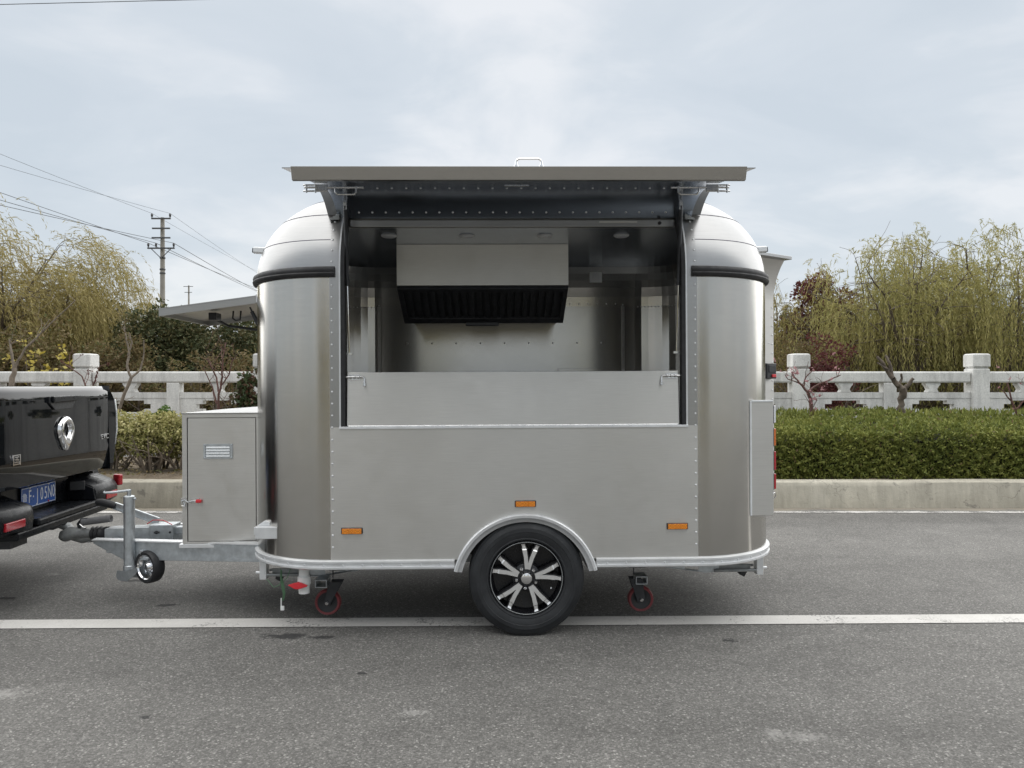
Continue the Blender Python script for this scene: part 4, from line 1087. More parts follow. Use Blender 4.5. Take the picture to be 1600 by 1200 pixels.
# jockey wheel
jw = empty('jockey_wheel', (0,0,0), parent=trailer)
JX, JY = -2.446, 0.69
b = MB(); b.lathe([(0.0, 0.705), (0.026, 0.705), (0.034, 0.700), (0.034, 0.26), (0.038, 0.255), (0.038, 0.225), (0.034, 0.22), (0.034, 0.205)], (JX, JY, 0), axis=(0,0,1), n=28)
b.rod((JX + 0.034, JY - 0.005, 0.685), (JX + 0.046, JY - 0.005, 0.685), 0.008, 8)
b.build('tube', GALV, jw, smooth=35)
b = MB(); b.rod((JX, JY, 0.70), (JX, JY, 0.735), 0.012, 10); b.tube([(JX + 0.012, JY, 0.738), (JX, JY, 0.738), (JX - 0.10, JY - 0.01, 0.727), (JX - 0.15, JY - 0.01, 0.725), (JX - 0.157, JY - 0.01, 0.733)], 0.008, 8); b.build('crank', GALV, jw, smooth=40)
b = MB(); b.box(JX - 0.06, JX + 0.05, JY + 0.03, JY + 0.10, 0.33, 0.37); b.rod((JX + 0.085, JY - 0.0, 0.345), (JX + 0.085, JY - 0.025, 0.345), 0.016, 10); b.build('clamp', GALV, jw, bevel=0.004)
jc = Vector((-2.312, JY - 0.01, 0.252)); jax = Vector((-0.50, -0.86, 0.0)).normalized()
b = MB(); b.lathe([(0.078, -0.036), (0.096, -0.040), (0.104, -0.030), (0.106, 0.0), (0.104, 0.030), (0.096, 0.040), (0.078, 0.036)], jc, axis=jax, n=40); b.build('tyre', RUBBER, jw, smooth=40)
b = MB(); b.lathe([(0.079, -0.035), (0.074, -0.026), (0.030, -0.012), (0.018, -0.030), (0.0, -0.032)], jc, axis=-jax, n=36); b.lathe([(0.079, -0.035), (0.074, -0.026), (0.030, -0.012), (0.018, -0.034), (0.0, -0.036)], jc, axis=jax, n=36); b.build('wheel_disc', CHROME, jw, smooth=30)
side_ = Vector((0.86, -0.50, 0))
for s_ in (-1, 1):
    b = MB(); o_ = jax * (0.045*s_)
    p0 = Vector((JX - 0.04, JY, 0.175)); pts = [(-0.055, 0.045), (-0.02, 0.065), (0.05, 0.055), (0.09, 0.02), (0.0, 0.0), (-0.05, 0.0), (-0.085, 0.015)]
    base = Vector((JX, JY, 0.17))
    pts = [(-0.075, 0.03), (-0.06, 0.058), (0.04, 0.062), (0.12, 0.085), (0.155, 0.100), (0.165, 0.080), (0.145, 0.055), (0.05, 0.0), (-0.03, -0.005), (-0.065, 0.005)]
    b.prism(pts, lambda u, w: base + side_*u*0.9 + o_ + Vector((0,0,w)), lambda u, w: base + side_*u*0.9 + o_*1.08 + Vector((0,0,w))); b.build('fork_plate', GALV, jw)
# drain pipe with red tap
dp = empty('drain_valve', (0,0,0), parent=trailer)
q = px(478, 905, 4.42); q.y -= TY
b = MB(); b.lathe([(0.030, 0.085), (0.030, 0.035), (0.037, 0.028), (0.038, -0.012), (0.032, -0.020), (0.031, -0.066), (0.026, -0.066), (0.026, -0.05), (0.0, -0.05)], (q.x, q.y, q.z), axis=(0,0,1), n=24); b.build('pipe', PVC, dp, smooth=35)
b = MB(); b.lathe([(0.0, -0.012), (0.016, -0.010), (0.018, 0.02)], (q.x - 0.024, q.y - 0.044, q.z - 0.012), axis=(0,1,0), n=16)
b.prism([(-0.060, 0.004), (-0.02, 0.017), (0.012, 0.018), (0.052, 0.002), (0.050, -0.005), (0.0, -0.020), (-0.022, -0.018)], lambda u, w: (q.x - 0.020 + u, q.y - 0.055, q.z - 0.012 + w), lambda u, w: (q.x - 0.020 + u, q.y - 0.043, q.z - 0.012 + w)); b.build('tap', REDPL, dp, bevel=0.003)
# earthing strap hanging beside it
q = px(445, 925, 4.45); q.y -= TY
b = MB()
rows = []
for t, dx, w_ in ((0, -0.01, 0.007), (0.2, -0.010, 0.010), (0.45, 0.0, 0.018), (0.62, 0.006, 0.012), (0.8, 0.0, 0.006)):
    rows.append([(q.x + dx - w_/2, q.y, q.z + 0.14 - 0.22*t), (q.x + dx + w_/2, q.y + 0.008, q.z + 0.14 - 0.22*t)])
b.grid(rows); so2 = part(b, 'strap', GREEN, 0)
sm = so2.modifiers.new('thick', 'SOLIDIFY'); sm.thickness = 0.003
b = MB(); b.box(q.x - 0.012, q.x - 0.006, q.y - 0.004, q.y + 0.004, q.z - 0.09, q.z - 0.02); b.box(q.x - 0.013, q.x + 0.008, q.y - 0.005, q.y + 0.005, q.z - 0.092, q.z - 0.066); b.build('strap_clip', PVC, so2, bevel=0.002)
b = MB(); b.tube([(q.x - 0.012, q.y, q.z + 0.15), (q.x + 0.004, q.y - 0.01, q.z + 0.07), (q.x + 0.03, q.y - 0.01, q.z + 0.10), (q.x + 0.045, q.y, q.z + 0.15)], 0.0022, 6); b.tube([(q.x - 0.09, q.y, q.z + 0.09), (q.x - 0.05, q.y - 0.01, q.z + 0.045), (q.x - 0.02, q.y - 0.01, q.z + 0.055), (q.x + 0.0, q.y, q.z + 0.09)], 0.0022, 6); b.build('loose_wire', GREEN, so2, smooth=40)
# chassis under the floor
ch = empty('chassis', (0,0,0), parent=trailer)
for y in (0.30, 1.66):
    b = MB(); b.box(-1.45, 1.50, y, y + 0.05, 0.345, 0.398); b.build('chassis_rail', GALV_DARK, ch, bevel=0.003)
for x in (-1.30, -0.55, 0.75, 1.35):
    b = MB(); b.box(x, x + 0.05, 0.35, 1.66, 0.350, 0.395); b.build('cross_member', GALV_DARK, ch)
b = MB(); b.rod((WX, 0.12, WZ), (WX, WID - 0.12, WZ), 0.030, 12); b.build('axle', DARKSTEEL, ch, smooth=40)
b = MB(); fp = notched([p + Vector((0,0,-0.03)) for p in level(z=Z0, off=0.01)]); b.add(fp, [tuple(range(len(fp)))]); b.build('underfloor', GALV_DARK, ch, fix=False)
def caster(x, y, lean):
    c_ = empty('caster', (x, y, 0.114), parent=trailer)
    b = MB(); b.box(-0.035 + lean, 0.035 + lean, -0.03, 0.05, 0.195, 0.275); b.box(-0.050 + lean, 0.050 + lean, -0.03, 0.05, 0.190, 0.198); b.box(-0.028 + lean, -0.020 + lean, -0.036, -0.030, 0.150, 0.27); b.build('mount', DARKSTEEL, c_, bevel=0.003)
    b = MB(); x0 = -0.002 if lean < 0 else -0.03
    xs = [x0 - 0.034, x0 - 0.030, x0 + 0.030, x0 + 0.034]; zs = [0.098, 0.102, 0.140, 0.144]
    b.cells(xs, zs, lambda i, j: not (i == 1 and j == 1), lambda xx, z, k: (xx, 0.05 if k else -0.06, z)); b.build('jack_socket', GALV, c_)
    b = MB(); b.lathe([(0.060, -0.022), (0.072, -0.024), (0.077, -0.015), (0.0775, 0.0), (0.077, 0.015), (0.072, 0.024), (0.060, 0.022)], n=36); b.build('tread', PU_RED, c_, smooth=40)
    b = MB(); b.lathe([(0.061, -0.016), (0.022, -0.010), (0.016, -0.024), (0.0, -0.024)], n=32); b.lathe([(0.061, 0.016), (0.0, 0.016)], n=32); b.build('wheel_core', PLASTIC, c_, smooth=40)
    for s_ in (-1, 1):
        b = MB(); b.prism([(-0.022, -0.012), (0.010, -0.020), (0.022, 0.0), (0.030 + lean, 0.125), (-0.045 + lean, 0.125)], lambda u, w: (u, s_*0.032, w), lambda u, w: (u, s_*0.038, w)); b.build('fork', DARKSTEEL, c_)
    b = MB(); b.lathe([(0.0, -0.050), (0.008, -0.050), (0.011, -0.046), (0.011, -0.038), (0.005, -0.038), (0.005, 0.045), (0.0, 0.045)], n=12); b.build('axle_bolt', WIRE, c_, smooth=30)
    return c_
q = px(516, 938, 4.62); caster(q.x, q.y - TY, 0.06)
q = px(1003, 932, 4.62); caster(q.x, q.y - TY, -0.022)
def stabiliser(s_, x0, x1, y):
    """folded corner steady: cut-out plate and jack leg"""
    st = empty('corner_steady', (0, y, -0.080), parent=trailer)
    X = lambda t: x0 + (x1 - x0)*t
    b = MB()
    b.add([(X(0.0), 0, 0.385), (X(0.14), 0, 0.385), (X(0.20), 0, 0.385), (X(0.34), 0, 0.385), (X(0.42), 0, 0.385), (X(0.55), 0, 0.385),
           (X(0.02), 0, 0.368), (X(0.12), 0, 0.360), (X(0.34), 0, 0.343), (X(0.42), 0, 0.336), (X(0.55), 0, 0.340), (X(0.20), 0, 0.352)],
          [(0, 1, 7, 6), (1, 2, 11, 7), (3, 4, 9, 8), (4, 5, 10, 9)])
    b.rod((X(0.0), 0, 0.372), (X(0.42), 0, 0.338), 0.006, 6); b.rod((X(0.42), 0, 0.338), (X(0.56), 0, 0.342), 0.006, 6)
    o = b.build('steady_plate', GALV, st, fix=False); sm = o.modifiers.new('t', 'SOLIDIFY'); sm.thickness = 0.005
    b = MB(); b.rod((X(0.5), -0.02, 0.350), (X(0.96), -0.02, 0.352), 0.010, 8); b.rod((X(0.45), 0.02, 0.372), (X(0.92), 0.02, 0.372), 0.008, 8); b.cbox((X(0.70), 0.02, 0.365), (0.22, 0.02, 0.028)); b.build('steady_leg', GALV_DARK, st, smooth=40)
    b = MB(); b.box(min(X(0.93), X(1.0)), max(X(0.93), X(1.0)), -0.03, 0.03, 0.325, 0.470); b.rod((X(1.0), 0, 0.362), (X(1.0) + s_*0.03, 0, 0.362), 0.009, 8); b.build('steady_pivot', ALU, st, bevel=0.003)
    b = MB(); b.box(min(X(0.02), X(0.07)), max(X(0.02), X(0.07)), -0.02, 0.02, 0.380, 0.470); b.build('steady_hanger', GALV_DARK, st)
    b = MB(); b.cbox((X(0.82), 0.04, 0.330), (0.04, 0.05, 0.05), Euler((0, 0.5, 0))); b.build('steady_foot', RUBBER, st, bevel=0.008)
stabiliser(1, 0.945, 1.535, 0.36)
stabiliser(-1, -0.92, -1.505, 0.36)

# ------------------------------------------------------------------ pickup
truck = tag(empty('pickup_truck', (-3.12, 5.30, 0), (0, 0, R(4.5))), 'black pickup truck with a chrome ring badge on its tailgate and a blue number plate', 'pickup truck')
def tpart(mb, name, m=PAINT, smooth=40, parent=truck, **k): return mb.build(name, m, parent, smooth=smooth, **k)
# local: +x to the rear, y across, z up
tg = [(-0.030, 0.750), (-0.006, 0.760), (0.006, 0.84), (0.016, 0.93), (0.010, 0.97), (0.012, 1.08), (0.010, 1.20), (0.009, 1.30), (0.007, 1.350), (-0.002, 1.366), (-0.034, 1.391), (-0.062, 1.395), (-0.085, 1.395), (-0.085, 0.75)]
def tg_x(z):
    for (x0, z0), (x1, z1) in zip(tg[1:10], tg[2:11]):
        if z0 <= z <= z1: return x0 + (x1 - x0)*(z - z0)/(z1 - z0)
    return 0.0
b = MB(); rows = []
for k in range(13):
    y = -0.835 + 1.67*k/12; c_ = 0.030 * (y/0.835)**6     # the gate curves forward at its ends
    rows.append([(x - c_, y, z) for x, z in tg] + [(tg[0][0] - c_, y, tg[0][1])])
b.grid(rows)
for r_ in (rows[0], rows[-1]): b.add(r_[:-1], [tuple(range(len(tg)))])
tailgate = tpart(b, 'tailgate', PAINT, 35)
prof_s = [(0.810, 0.74), (0.875, 0.76), (0.915, 0.90), (0.930, 1.05), (0.922, 1.18), (0.895, 1.29), (0.862, 1.365), (0.845, 1.388), (0.820, 1.395), (0.775, 1.395), (0.765, 1.37), (0.77, 0.74)]
for s_ in (-1, 1):
    b = MB(); rows = []
    for x, sh in ((0.006, 0.055), (-0.02, 0.03), (-0.07, 0.008), (-0.20, 0.0), (-0.9, -0.01), (-1.62, -0.01)):
        rows.append([(x - (0.02 if z > 1.3 and x > -0.05 else 0), s_*max(y - sh*(1 if y > 0.83 else 0), 0.765), z) for y, z in prof_s] + [(x, s_*(prof_s[0][0]), prof_s[0][1])])
    b.grid(rows)
    for r_ in (rows[0], rows[-1]): b.add(r_[:-1], [tuple(range(len(prof_s)))])
    tpart(b, 'bed_side', PAINT, 50)
    b = MB(); rows = []
    for x, sh in ((0.010, 0.050), (-0.02, 0.022), (-0.08, 0.0), (-0.16, -0.003)):
        rows.append([(x, s_*(y - sh), z) for y, z in ((0.900, 0.93), (0.934, 1.05), (0.928, 1.18), (0.900, 1.29))])
    b.grid(rows); tl_ = tpart(b, 'tail_light', CLEARLENS, 50)
    sm = tl_.modifiers.new('t', 'SOLIDIFY'); sm.thickness = 0.01; sm.offset = 0
b = MB(); b.box(-1.62, -0.09, -0.77, 0.77, 0.80, 0.84); b.box(-1.66, -1.62, -0.78, 0.78, 0.80, 1.39); tpart(b, 'load_bed', BUMPER, 0)
# gate handle, badge, lettering
b = MB(); b.prism([(-0.17, 1.325), (0.17, 1.330), (0.175, 1.285), (0.125, 1.238), (-0.105, 1.234), (-0.175, 1.282)], lambda y, z: (tg_x(z) + 0.0, y, z), lambda y, z: (tg_x(z) + 0.012, y, z)); hd = b.build('handle_recess', PLASTIC, tailgate, bevel=0.004)
b = MB(); b.prism([(-0.165, 1.328), (0.165, 1.332), (0.170, 1.290), (-0.160, 1.284)], lambda y, z: (tg_x(z) + 0.012, y, z), lambda y, z: (tg_x(z) + 0.034, y, z)); b.build('gate_handle', BUMPER, tailgate, bevel=0.007)
def badge_loop(r, tip, n=48, cy=0.035, cz=1.090):
    """round above, drawn to a point below"""
    out = []
    for k in range(n):
        a = 2*math.pi*k/n; y, z = math.sin(a)*r, math.cos(a)*r
        if z < 0:
            t = -z / r; z = -r*t - (tip - r) * t**3.0; y *= (1 - 0.25*t*t)
        out.append((cy + y, cz + z))
    return out
b = MB(); loops = [(0.098, 0.145, 0.004), (0.094, 0.138, 0.022), (0.076, 0.106, 0.034), (0.056, 0.058, 0.026), (0.050, 0.050, 0.004)]
rows = []
for r_, tip, h in loops:
    lp = badge_loop(r_, tip); rows.append([(tg_x(z) + h, y, z) for y, z in lp + lp[:1]])
b.grid(rows); b.build('chrome_badge', CHROME, tailgate, smooth=60)
def lettering(txt, name, mtl, par, origin, size, right, up, extr=0.002, sx=1.0, align='CENTER'):
    cu = bpy.data.curves.new(name, 'FONT'); cu.body = txt; cu.size = size; cu.extrude = extr; cu.align_x = align; cu.align_y = 'CENTER'
    cu.resolution_u = 3
    o = bpy.data.objects.new(name + '_curve', cu); col.objects.link(o)
    dg = bpy.context.evaluated_depsgraph_get(); me = bpy.data.meshes.new_from_object(o.evaluated_get(dg))
    bpy.data.objects.remove(o)
    r_, u_ = Vector(right).normalized(), Vector(up).normalized(); n_ = r_.cross(u_)
    M = Matrix.Translation(origin) @ Matrix((r_, u_, n_)).transposed().to_4x4() @ Matrix.Diagonal((sx, 1, 1, 1))
    me.transform(M); me.materials.clear(); me.materials.append(mtl); me.name = name
    ob = bpy.data.objects.new(name, me); col.objects.link(ob); ob.parent = par
    return ob
lettering('EVC', 'badge_lettering', CHROME, tailgate, (tg_x(1.0) - 0.006, 0.675, 1.002), 0.055, (0,1,0), (0,0,1), 0.004, 1.3)
lettering('国', 'badge_lettering', CHROME, tailgate, (tg_x(0.93) - 0.003, -0.555, 0.935), 0.075, (0,1,0), (0,0,1), 0.004, 1.3)
# bumper with a stepped recess for the plate
bp_ = empty('rear_bumper', (0,0,0), parent=truck)
for s_ in (-1, 1):
    b = MB(); rows = []
    secs = [(0.43, 0.050, 0.49), (0.47, 0.066, 0.485), (0.62, 0.066, 0.495), (0.80, 0.050, 0.510), (0.875, 0.012, 0.525), (0.905, -0.06, 0.54), (0.915, -0.20, 0.55)]
    for y, xo, zb in secs:
        rows.append([(xo - 0.05, s_*y, zb - 0.01), (xo - 0.005, s_*y, zb + 0.012), (xo, s_*y, zb + 0.06), (xo - 0.004, s_*y, 0.612), (xo - 0.020, s_*y, 0.640), (xo - 0.040, s_*y, 0.654), (-0.24, s_*min(y, 0.90), 0.735), (-0.24, s_*min(y, 0.90), zb), (xo - 0.05, s_*y, zb - 0.01)])
    b.grid(rows)
    for r_ in (rows[0], rows[-1]): b.add(r_[:-1], [tuple(range(8))])
    b.build('bumper_corner', BUMPER, bp_, smooth=35, bevel=0.004)
    b = MB(); b.cbox((0.060, s_*0.66, 0.555), (0.018, 0.20, 0.050), Euler((0, 0, s_*0.03))); b.build('reflector', REDLENS, bp_, bevel=0.004)
    b = MB(); b.cbox((0.012, s_*0.895, 0.640), (0.07, 0.045, 0.090), Euler((0, 0, s_*-0.5))); b.build('fog_lamp', REDLENS, bp_, bevel=0.012)
    if s_ > 0: b = MB(); b.cbox((-0.06, s_*0.375, 0.66), (0.10, 0.022, 0.07), Euler((0, 0, s_*0.3))); b.build('plate_lamp', PLASTIC, bp_, bevel=0.006)
b = MB(); b.box(-0.24, 0.070, -0.40, 0.40, 0.505, 0.548); b.build('bumper_step', BUMPER, bp_, bevel=0.012)
b = MB(); b.box(-0.20, 0.055, -0.62, 0.62, 0.445, 0.500); b.build('lower_valance', BUMPER, bp_, bevel=0.012)
b = MB(); b.box(-0.24, -0.150, -0.43, 0.43, 0.550, 0.80); b.build('plate_recess', BUMPER, bp_, bevel=0.004)
for s_ in (-1, 1):
    b = MB(); b.prism([(-0.15, 0.548), (0.05, 0.548), (0.035, 0.635), (-0.15, 0.705)], lambda x, z: (x, s_*0.415, z), lambda x, z: (x, s_*0.445, z)); b.build('recess_cheek', BUMPER, bp_, bevel=0.004)
plate = empty('number_plate', (-0.135, -0.005, 0.648), parent=truck)
b = MB(); b.box(-0.004, 0.0, -0.220, 0.220, -0.070, 0.070); b.build('plate_face', PLATEBLUE, plate, bevel=0.002)
b = MB(); b.cells([-0.216, -0.212, 0.212, 0.216], [-0.066, -0.0625, 0.0625, 0.066], lambda i, j: not (i == 1 and j == 1), lambda y, z, k: (0.0012 if k else 0.0002, y, z)); b.build('plate_border', PLATEWHITE, plate)
lettering('鲁', 'plate_character', PLATEWHITE, plate, (0.001, -0.178, 0.0), 0.062, (0,1,0), (0,0,1), 0.0006)
for chs, y in (('F', -0.116), ('J', -0.022), ('0', 0.034), ('5', 0.086), ('N', 0.139), ('0', 0.190)):
    lettering(chs, 'plate_character', PLATEWHITE, plate, (0.001, y, 0.0), 0.124, (0,1,0), (0,0,1), 0.0006, 0.62)
b = MB(); b.lathe([(0, 0.0015), (0.006, 0.0015), (0.006, 0)], (0, -0.072, 0), axis=(1,0,0), n=12); b.build('plate_character', PLATEWHITE, plate)
for y in (-0.12, 0.12):
    for z in (-0.058, 0.060):
        b = MB(); b.rivet((0.001, y, z), (1,0,0), 0.008); b.build('plate_screw', WIRE if z > 0 else REDPL, plate, smooth=40)
# tow bar
tbk = empty('tow_bar', (0,0,0), parent=truck)
b = MB(); b.tube([(-0.35, 0, 0.445), (0.0, 0, 0.445), (0.05, 0, 0.425), (0.10, 0, 0.355), (0.15, 0, 0.338), (0.21, 0, 0.345)], [0.03, 0.03, 0.032, 0.032, 0.03, 0.026], 12); b.build('swan_neck', GALV_DARK, tbk, smooth=50)
b = MB(); b.box(-0.5, -0.02, -0.045, 0.045, 0.41, 0.48); b.box(-0.45, -0.30, -0.62, 0.62, 0.40, 0.47); b.build('receiver', DARKSTEEL, tbk, bevel=0.006)
b = MB(); b.lathe([(0.0, -0.02), (0.022, -0.018), (0.022, 0.02), (0.016, 0.03), (0.022, 0.04), (0.026, 0.055), (0.020, 0.072), (0.0, 0.078)], (0.20, 0, 0.335), axis=(0,0,1), n=20); b.build('tow_ball', GALV_DARK, tbk, smooth=50)
b = MB(); b.box(-0.30, -0.10, -0.42, -0.22, 0.36, 0.46); b.rod((-0.35, -0.3, 0.39), (-0.12, -0.3, 0.39), 0.035, 12); tpart(b, 'exhaust_and_bracket', DARKSTEEL, 40)
# running gear, cab and nose (in front of the load bed)
def truck_wheel(x, y):
    w = empty('wheel', (x, y, 0.372), parent=truck); s_ = 1 if y > 0 else -1
    b = MB(); b.lathe([(0.215, 0.10), (0.28, 0.125), (0.335, 0.118), (0.362, 0.10), (0.372, 0.06), (0.372, -0.06), (0.362, -0.10), (0.335, -0.118), (0.28, -0.125), (0.215, -0.10)], n=48); b.build('tyre', TYRE, w, smooth=40)
    b = MB(); b.lathe([(0.215, 0.10*s_), (0.20, 0.04*s_), (0.06, 0.02*s_), (0.05, 0.06*s_), (0.0, 0.065*s_)], n=40); b.lathe([(0.215, -0.10*s_), (0.0, -0.09*s_)], n=40); b.build('rim', GALV_DARK, w, smooth=40)
for x in (-1.20, -4.35):
    for y in (-0.79, 0.79): truck_wheel(x, y)
b = MB(); b.rod((-1.2, -0.7, 0.372), (-1.2, 0.7, 0.372), 0.045, 12); b.lathe([(0.0, -0.14), (0.10, -0.10), (0.13, 0), (0.10, 0.10), (0.0, 0.14)], (-1.2, 0.05, 0.372), axis=(1,0,0), n=16); tpart(b, 'rear_axle', DARKSTEEL, 40)
b = MB(); b.box(-5.0, -0.25, -0.5, -0.42, 0.42, 0.56); b.box(-5.0, -0.25, 0.42, 0.5, 0.42, 0.56); b.box(-0.60, -0.5, -0.45, 0.45, 0.45, 0.55); tpart(b, 'frame_rail', DARKSTEEL, 0)
b = MB(); b.prism([(-1.68, 0.55), (-1.66, 1.05), (-1.72, 1.10), (-3.55, 1.10), (-3.70, 1.06), (-4.9, 0.98), (-5.15, 0.80), (-5.18, 0.50), (-4.80, 0.48), (-4.74, 0.70), (-4.58, 0.82), (-4.12, 0.82), (-3.96, 0.70), (-3.90, 0.45)],
                  lambda x, z: (x, -0.90, z), lambda x, z: (x, 0.90, z)); tpart(b, 'cab_body', PAINT, 30, bevel=0.04, seg=3)
b = MB()
lo_ = [(-1.70, 0.88), (-3.70, 0.88)]; up_ = [(-1.92, 0.70), (-2.98, 0.70)]
vs = [(x, s_*y, 1.095) for x, y in lo_ for s_ in (-1, 1)] + [(x, s_*y, 1.62) for x, y in up_ for s_ in (-1, 1)]
b.add(vs, [(0,1,3,2), (4,6,7,5), (0,4,5,1), (2,3,7,6), (0,2,6,4), (1,5,7,3)]); tpart(b, 'cab_glass', GLASS, 0, bevel=0.02)
b = MB(); b.box(-2.95, -1.95, -0.69, 0.69, 1.60, 1.66); tpart(b, 'cab_roof', PAINT, 30, bevel=0.03, seg=3)
for s_ in (-1, 1):
    for pa, pb, pr in (((-1.72, s_*0.87, 1.09), (-1.94, s_*0.705, 1.62), 0.045), ((-3.66, s_*0.87, 1.09), (-2.97, s_*0.705, 1.62), 0.03), ((-2.6, s_*0.878, 1.09), (-2.5, s_*0.71, 1.62), 0.03)):
        b = MB(); b.tube([pa, pb], pr, 8); tpart(b, 'cab_pillar', PAINT, 40)
    b = MB(); b.prism([(-0.10, 0.56), (-0.16, 0.76), (-1.62, 0.76), (-1.62, 0.50), (-1.55, 0.50), (-1.50, 0.66), (-1.38, 0.80), (-1.02, 0.80), (-0.90, 0.66), (-0.84, 0.56)], lambda x, z: (x, s_*0.82, z), lambda x, z: (x, s_*0.915, z)); tpart(b, 'bed_skirt', PAINT, 0, bevel=0.01)
b = MB(); b.box(-4.9, -1.6, -0.80, 0.80, 0.50, 0.56); tpart(b, 'underbody', DARKSTEEL, 0)

# ------------------------------------------------------------------ stone balustrade
FY = 11.50; FX0 = -3.71; FS = 2.667
fence = tag(empty('stone_balustrade', (0, FY, 0.3)), 'pale granite balustrade with square capped posts and pierced panels behind the planting bed', 'balustrade')
def share(o, loc, parent):
    c = o.copy(); col.objects.link(c); c.parent = parent; c.location = loc; return c
ks = list(range(-7, 9))
b = MB(); w = 0.125
b.box(-w, w, -w, w, -0.25, 1.335)
po = b.build('post', GRANITE, fence, bevel=0.012); 
b = MB(); b.box(-0.112, 0.112, -0.112, 0.112, 1.335, 1.362); b.box(-0.131, 0.131, -0.131, 0.131, 1.362, 1.545)
b.add([(-0.131,-0.131,1.5452),(0.131,-0.131,1.5452),(0.131,0.131,1.5452),(-0.131,0.131,1.5452),(-0.11,-0.11,1.562),(0.11,-0.11,1.562),(0.11,0.11,1.562),(-0.11,0.11,1.562)], [(4,5,6,7),(0,1,5,4),(1,2,6,5),(2,3,7,6),(3,0,4,7)])
cap = b.build('post_cap', GRANITE, po, bevel=0.012)
po.location = (FX0 + ks[0]*FS, 0, 0)
for k in ks[1:]:
    c = share(po, (FX0 + k*FS, 0, 0), fence); cc = share(cap, (0,0,0), c)
b = MB(); b.box(-0.095, 0.095, -0.085, 0.085, -0.25, 1.127); mp = b.build('short_post', GRANITE, fence, bevel=0.008); mp.location = (FX0 + (ks[0]+0.5)*FS, 0, 0)
b = MB(); b.box(0.131, FS - 0.131, -0.085, 0.085, 1.130, 1.295); rl = b.build('hand_rail', GRANITE, fence, bevel=0.022); rl.location = (FX0 + ks[0]*FS, 0, 0)
# half-span panel pierced with a stepped cross
pw0, pw1 = 0.128, FS/2 - 0.098; pc = (pw0 + pw1)/2
xs = [pw0, pc - 0.31, pc - 0.21, pc + 0.21, pc + 0.31, pw1]; zs = [-0.2, 0.685, 0.738, 0.812, 0.865, 0.985]
hole = lambda i, j: (i == 2 and j in (1, 2, 3)) or (i in (1, 3) and j == 2)
b = MB(); b.cells(xs, zs, lambda i, j: not hole(i, j), lambda x, z, k: (x, 0.055 if k else -0.055, z))
b.box(pw0, pw1, -0.062, -0.0555, 0.90, 0.985)
pn = b.build('panel', GRANITE, fence); pn.location = (FX0 + ks[0]*FS, 0, 0)
b = MB()    # vase-shaped block under the rail
b.prism([(-0.085, 0.986), (-0.060, 1.03), (-0.085, 1.075), (-0.11, 1.10), (-0.11, 1.129), (0.11, 1.129), (0.11, 1.10), (0.085, 1.075), (0.060, 1.03), (0.085, 0.986)], lambda x, z: (pc + x, -0.06, z), lambda x, z: (pc + x, 0.06, z))
vb = b.build('vase_block', GRANITE, fence, bevel=0.006); vb.location = (FX0 + ks[0]*FS, 0, 0)
for n_, k in enumerate(ks):
    x = FX0 + k*FS
    if n_: share(mp, (x + FS/2, 0, 0), fence); share(rl, (x, 0, 0), fence); share(pn, (x, 0, 0), fence); share(vb, (x, 0, 0), fence)
    share(pn, (x + FS/2 - 0.03 + 0.0, 0, 0), fence); share(vb, (x + FS/2 - 0.03, 0, 0), fence)

# ------------------------------------------------------------------ plants
def blob_leaves(rng, centre, radii, n_clump, clump_r, per, L, W, up=0.2, flat_bottom=None):
    """leaves on many small clumps scattered through an ellipsoid; clump surface outward-facing"""
    C, D = [], []
    for _ in range(n_clump):
        u = unit(rng.normal(size=3)); r = rng.random()**0.45
        c = np.array(centre) + u * r * np.array(radii)
        if flat_bottom is not None and c[2] < flat_bottom: c[2] = flat_bottom + rng.random()*0.15
        cr = clump_r * (0.6 + 0.8*rng.random())
        dirs = unit(rng.normal(size=(per, 3)) + np.array([0, 0, up])); rr = cr * (0.45 + 0.6*rng.random((per, 1)))
        C.append(c + dirs*rr); D.append(dirs + 0.9*rng.normal(size=(per, 3)))
    C = np.concatenate(C); D = np.concatenate(D)
    return leaves(C, D, L*(0.6 + 0.8*rng.random(len(C))), W*(0.6 + 0.8*rng.random(len(C))), rng)

def limb(rng, p, d, length, r0, r1, n=6, wob=0.18, grav=0.0):
    pts, rs = [Vector(p)], [r0]; d = Vector(d).normalized()
    for i in range(n):
        d = (d + Vector(rng.normal(size=3)*wob) + Vector((0,0,grav))).normalized()
        pts.append(pts[-1] + d*length/n); rs.append(r0 + (r1-r0)*(i+1)/n)
    return pts, rs

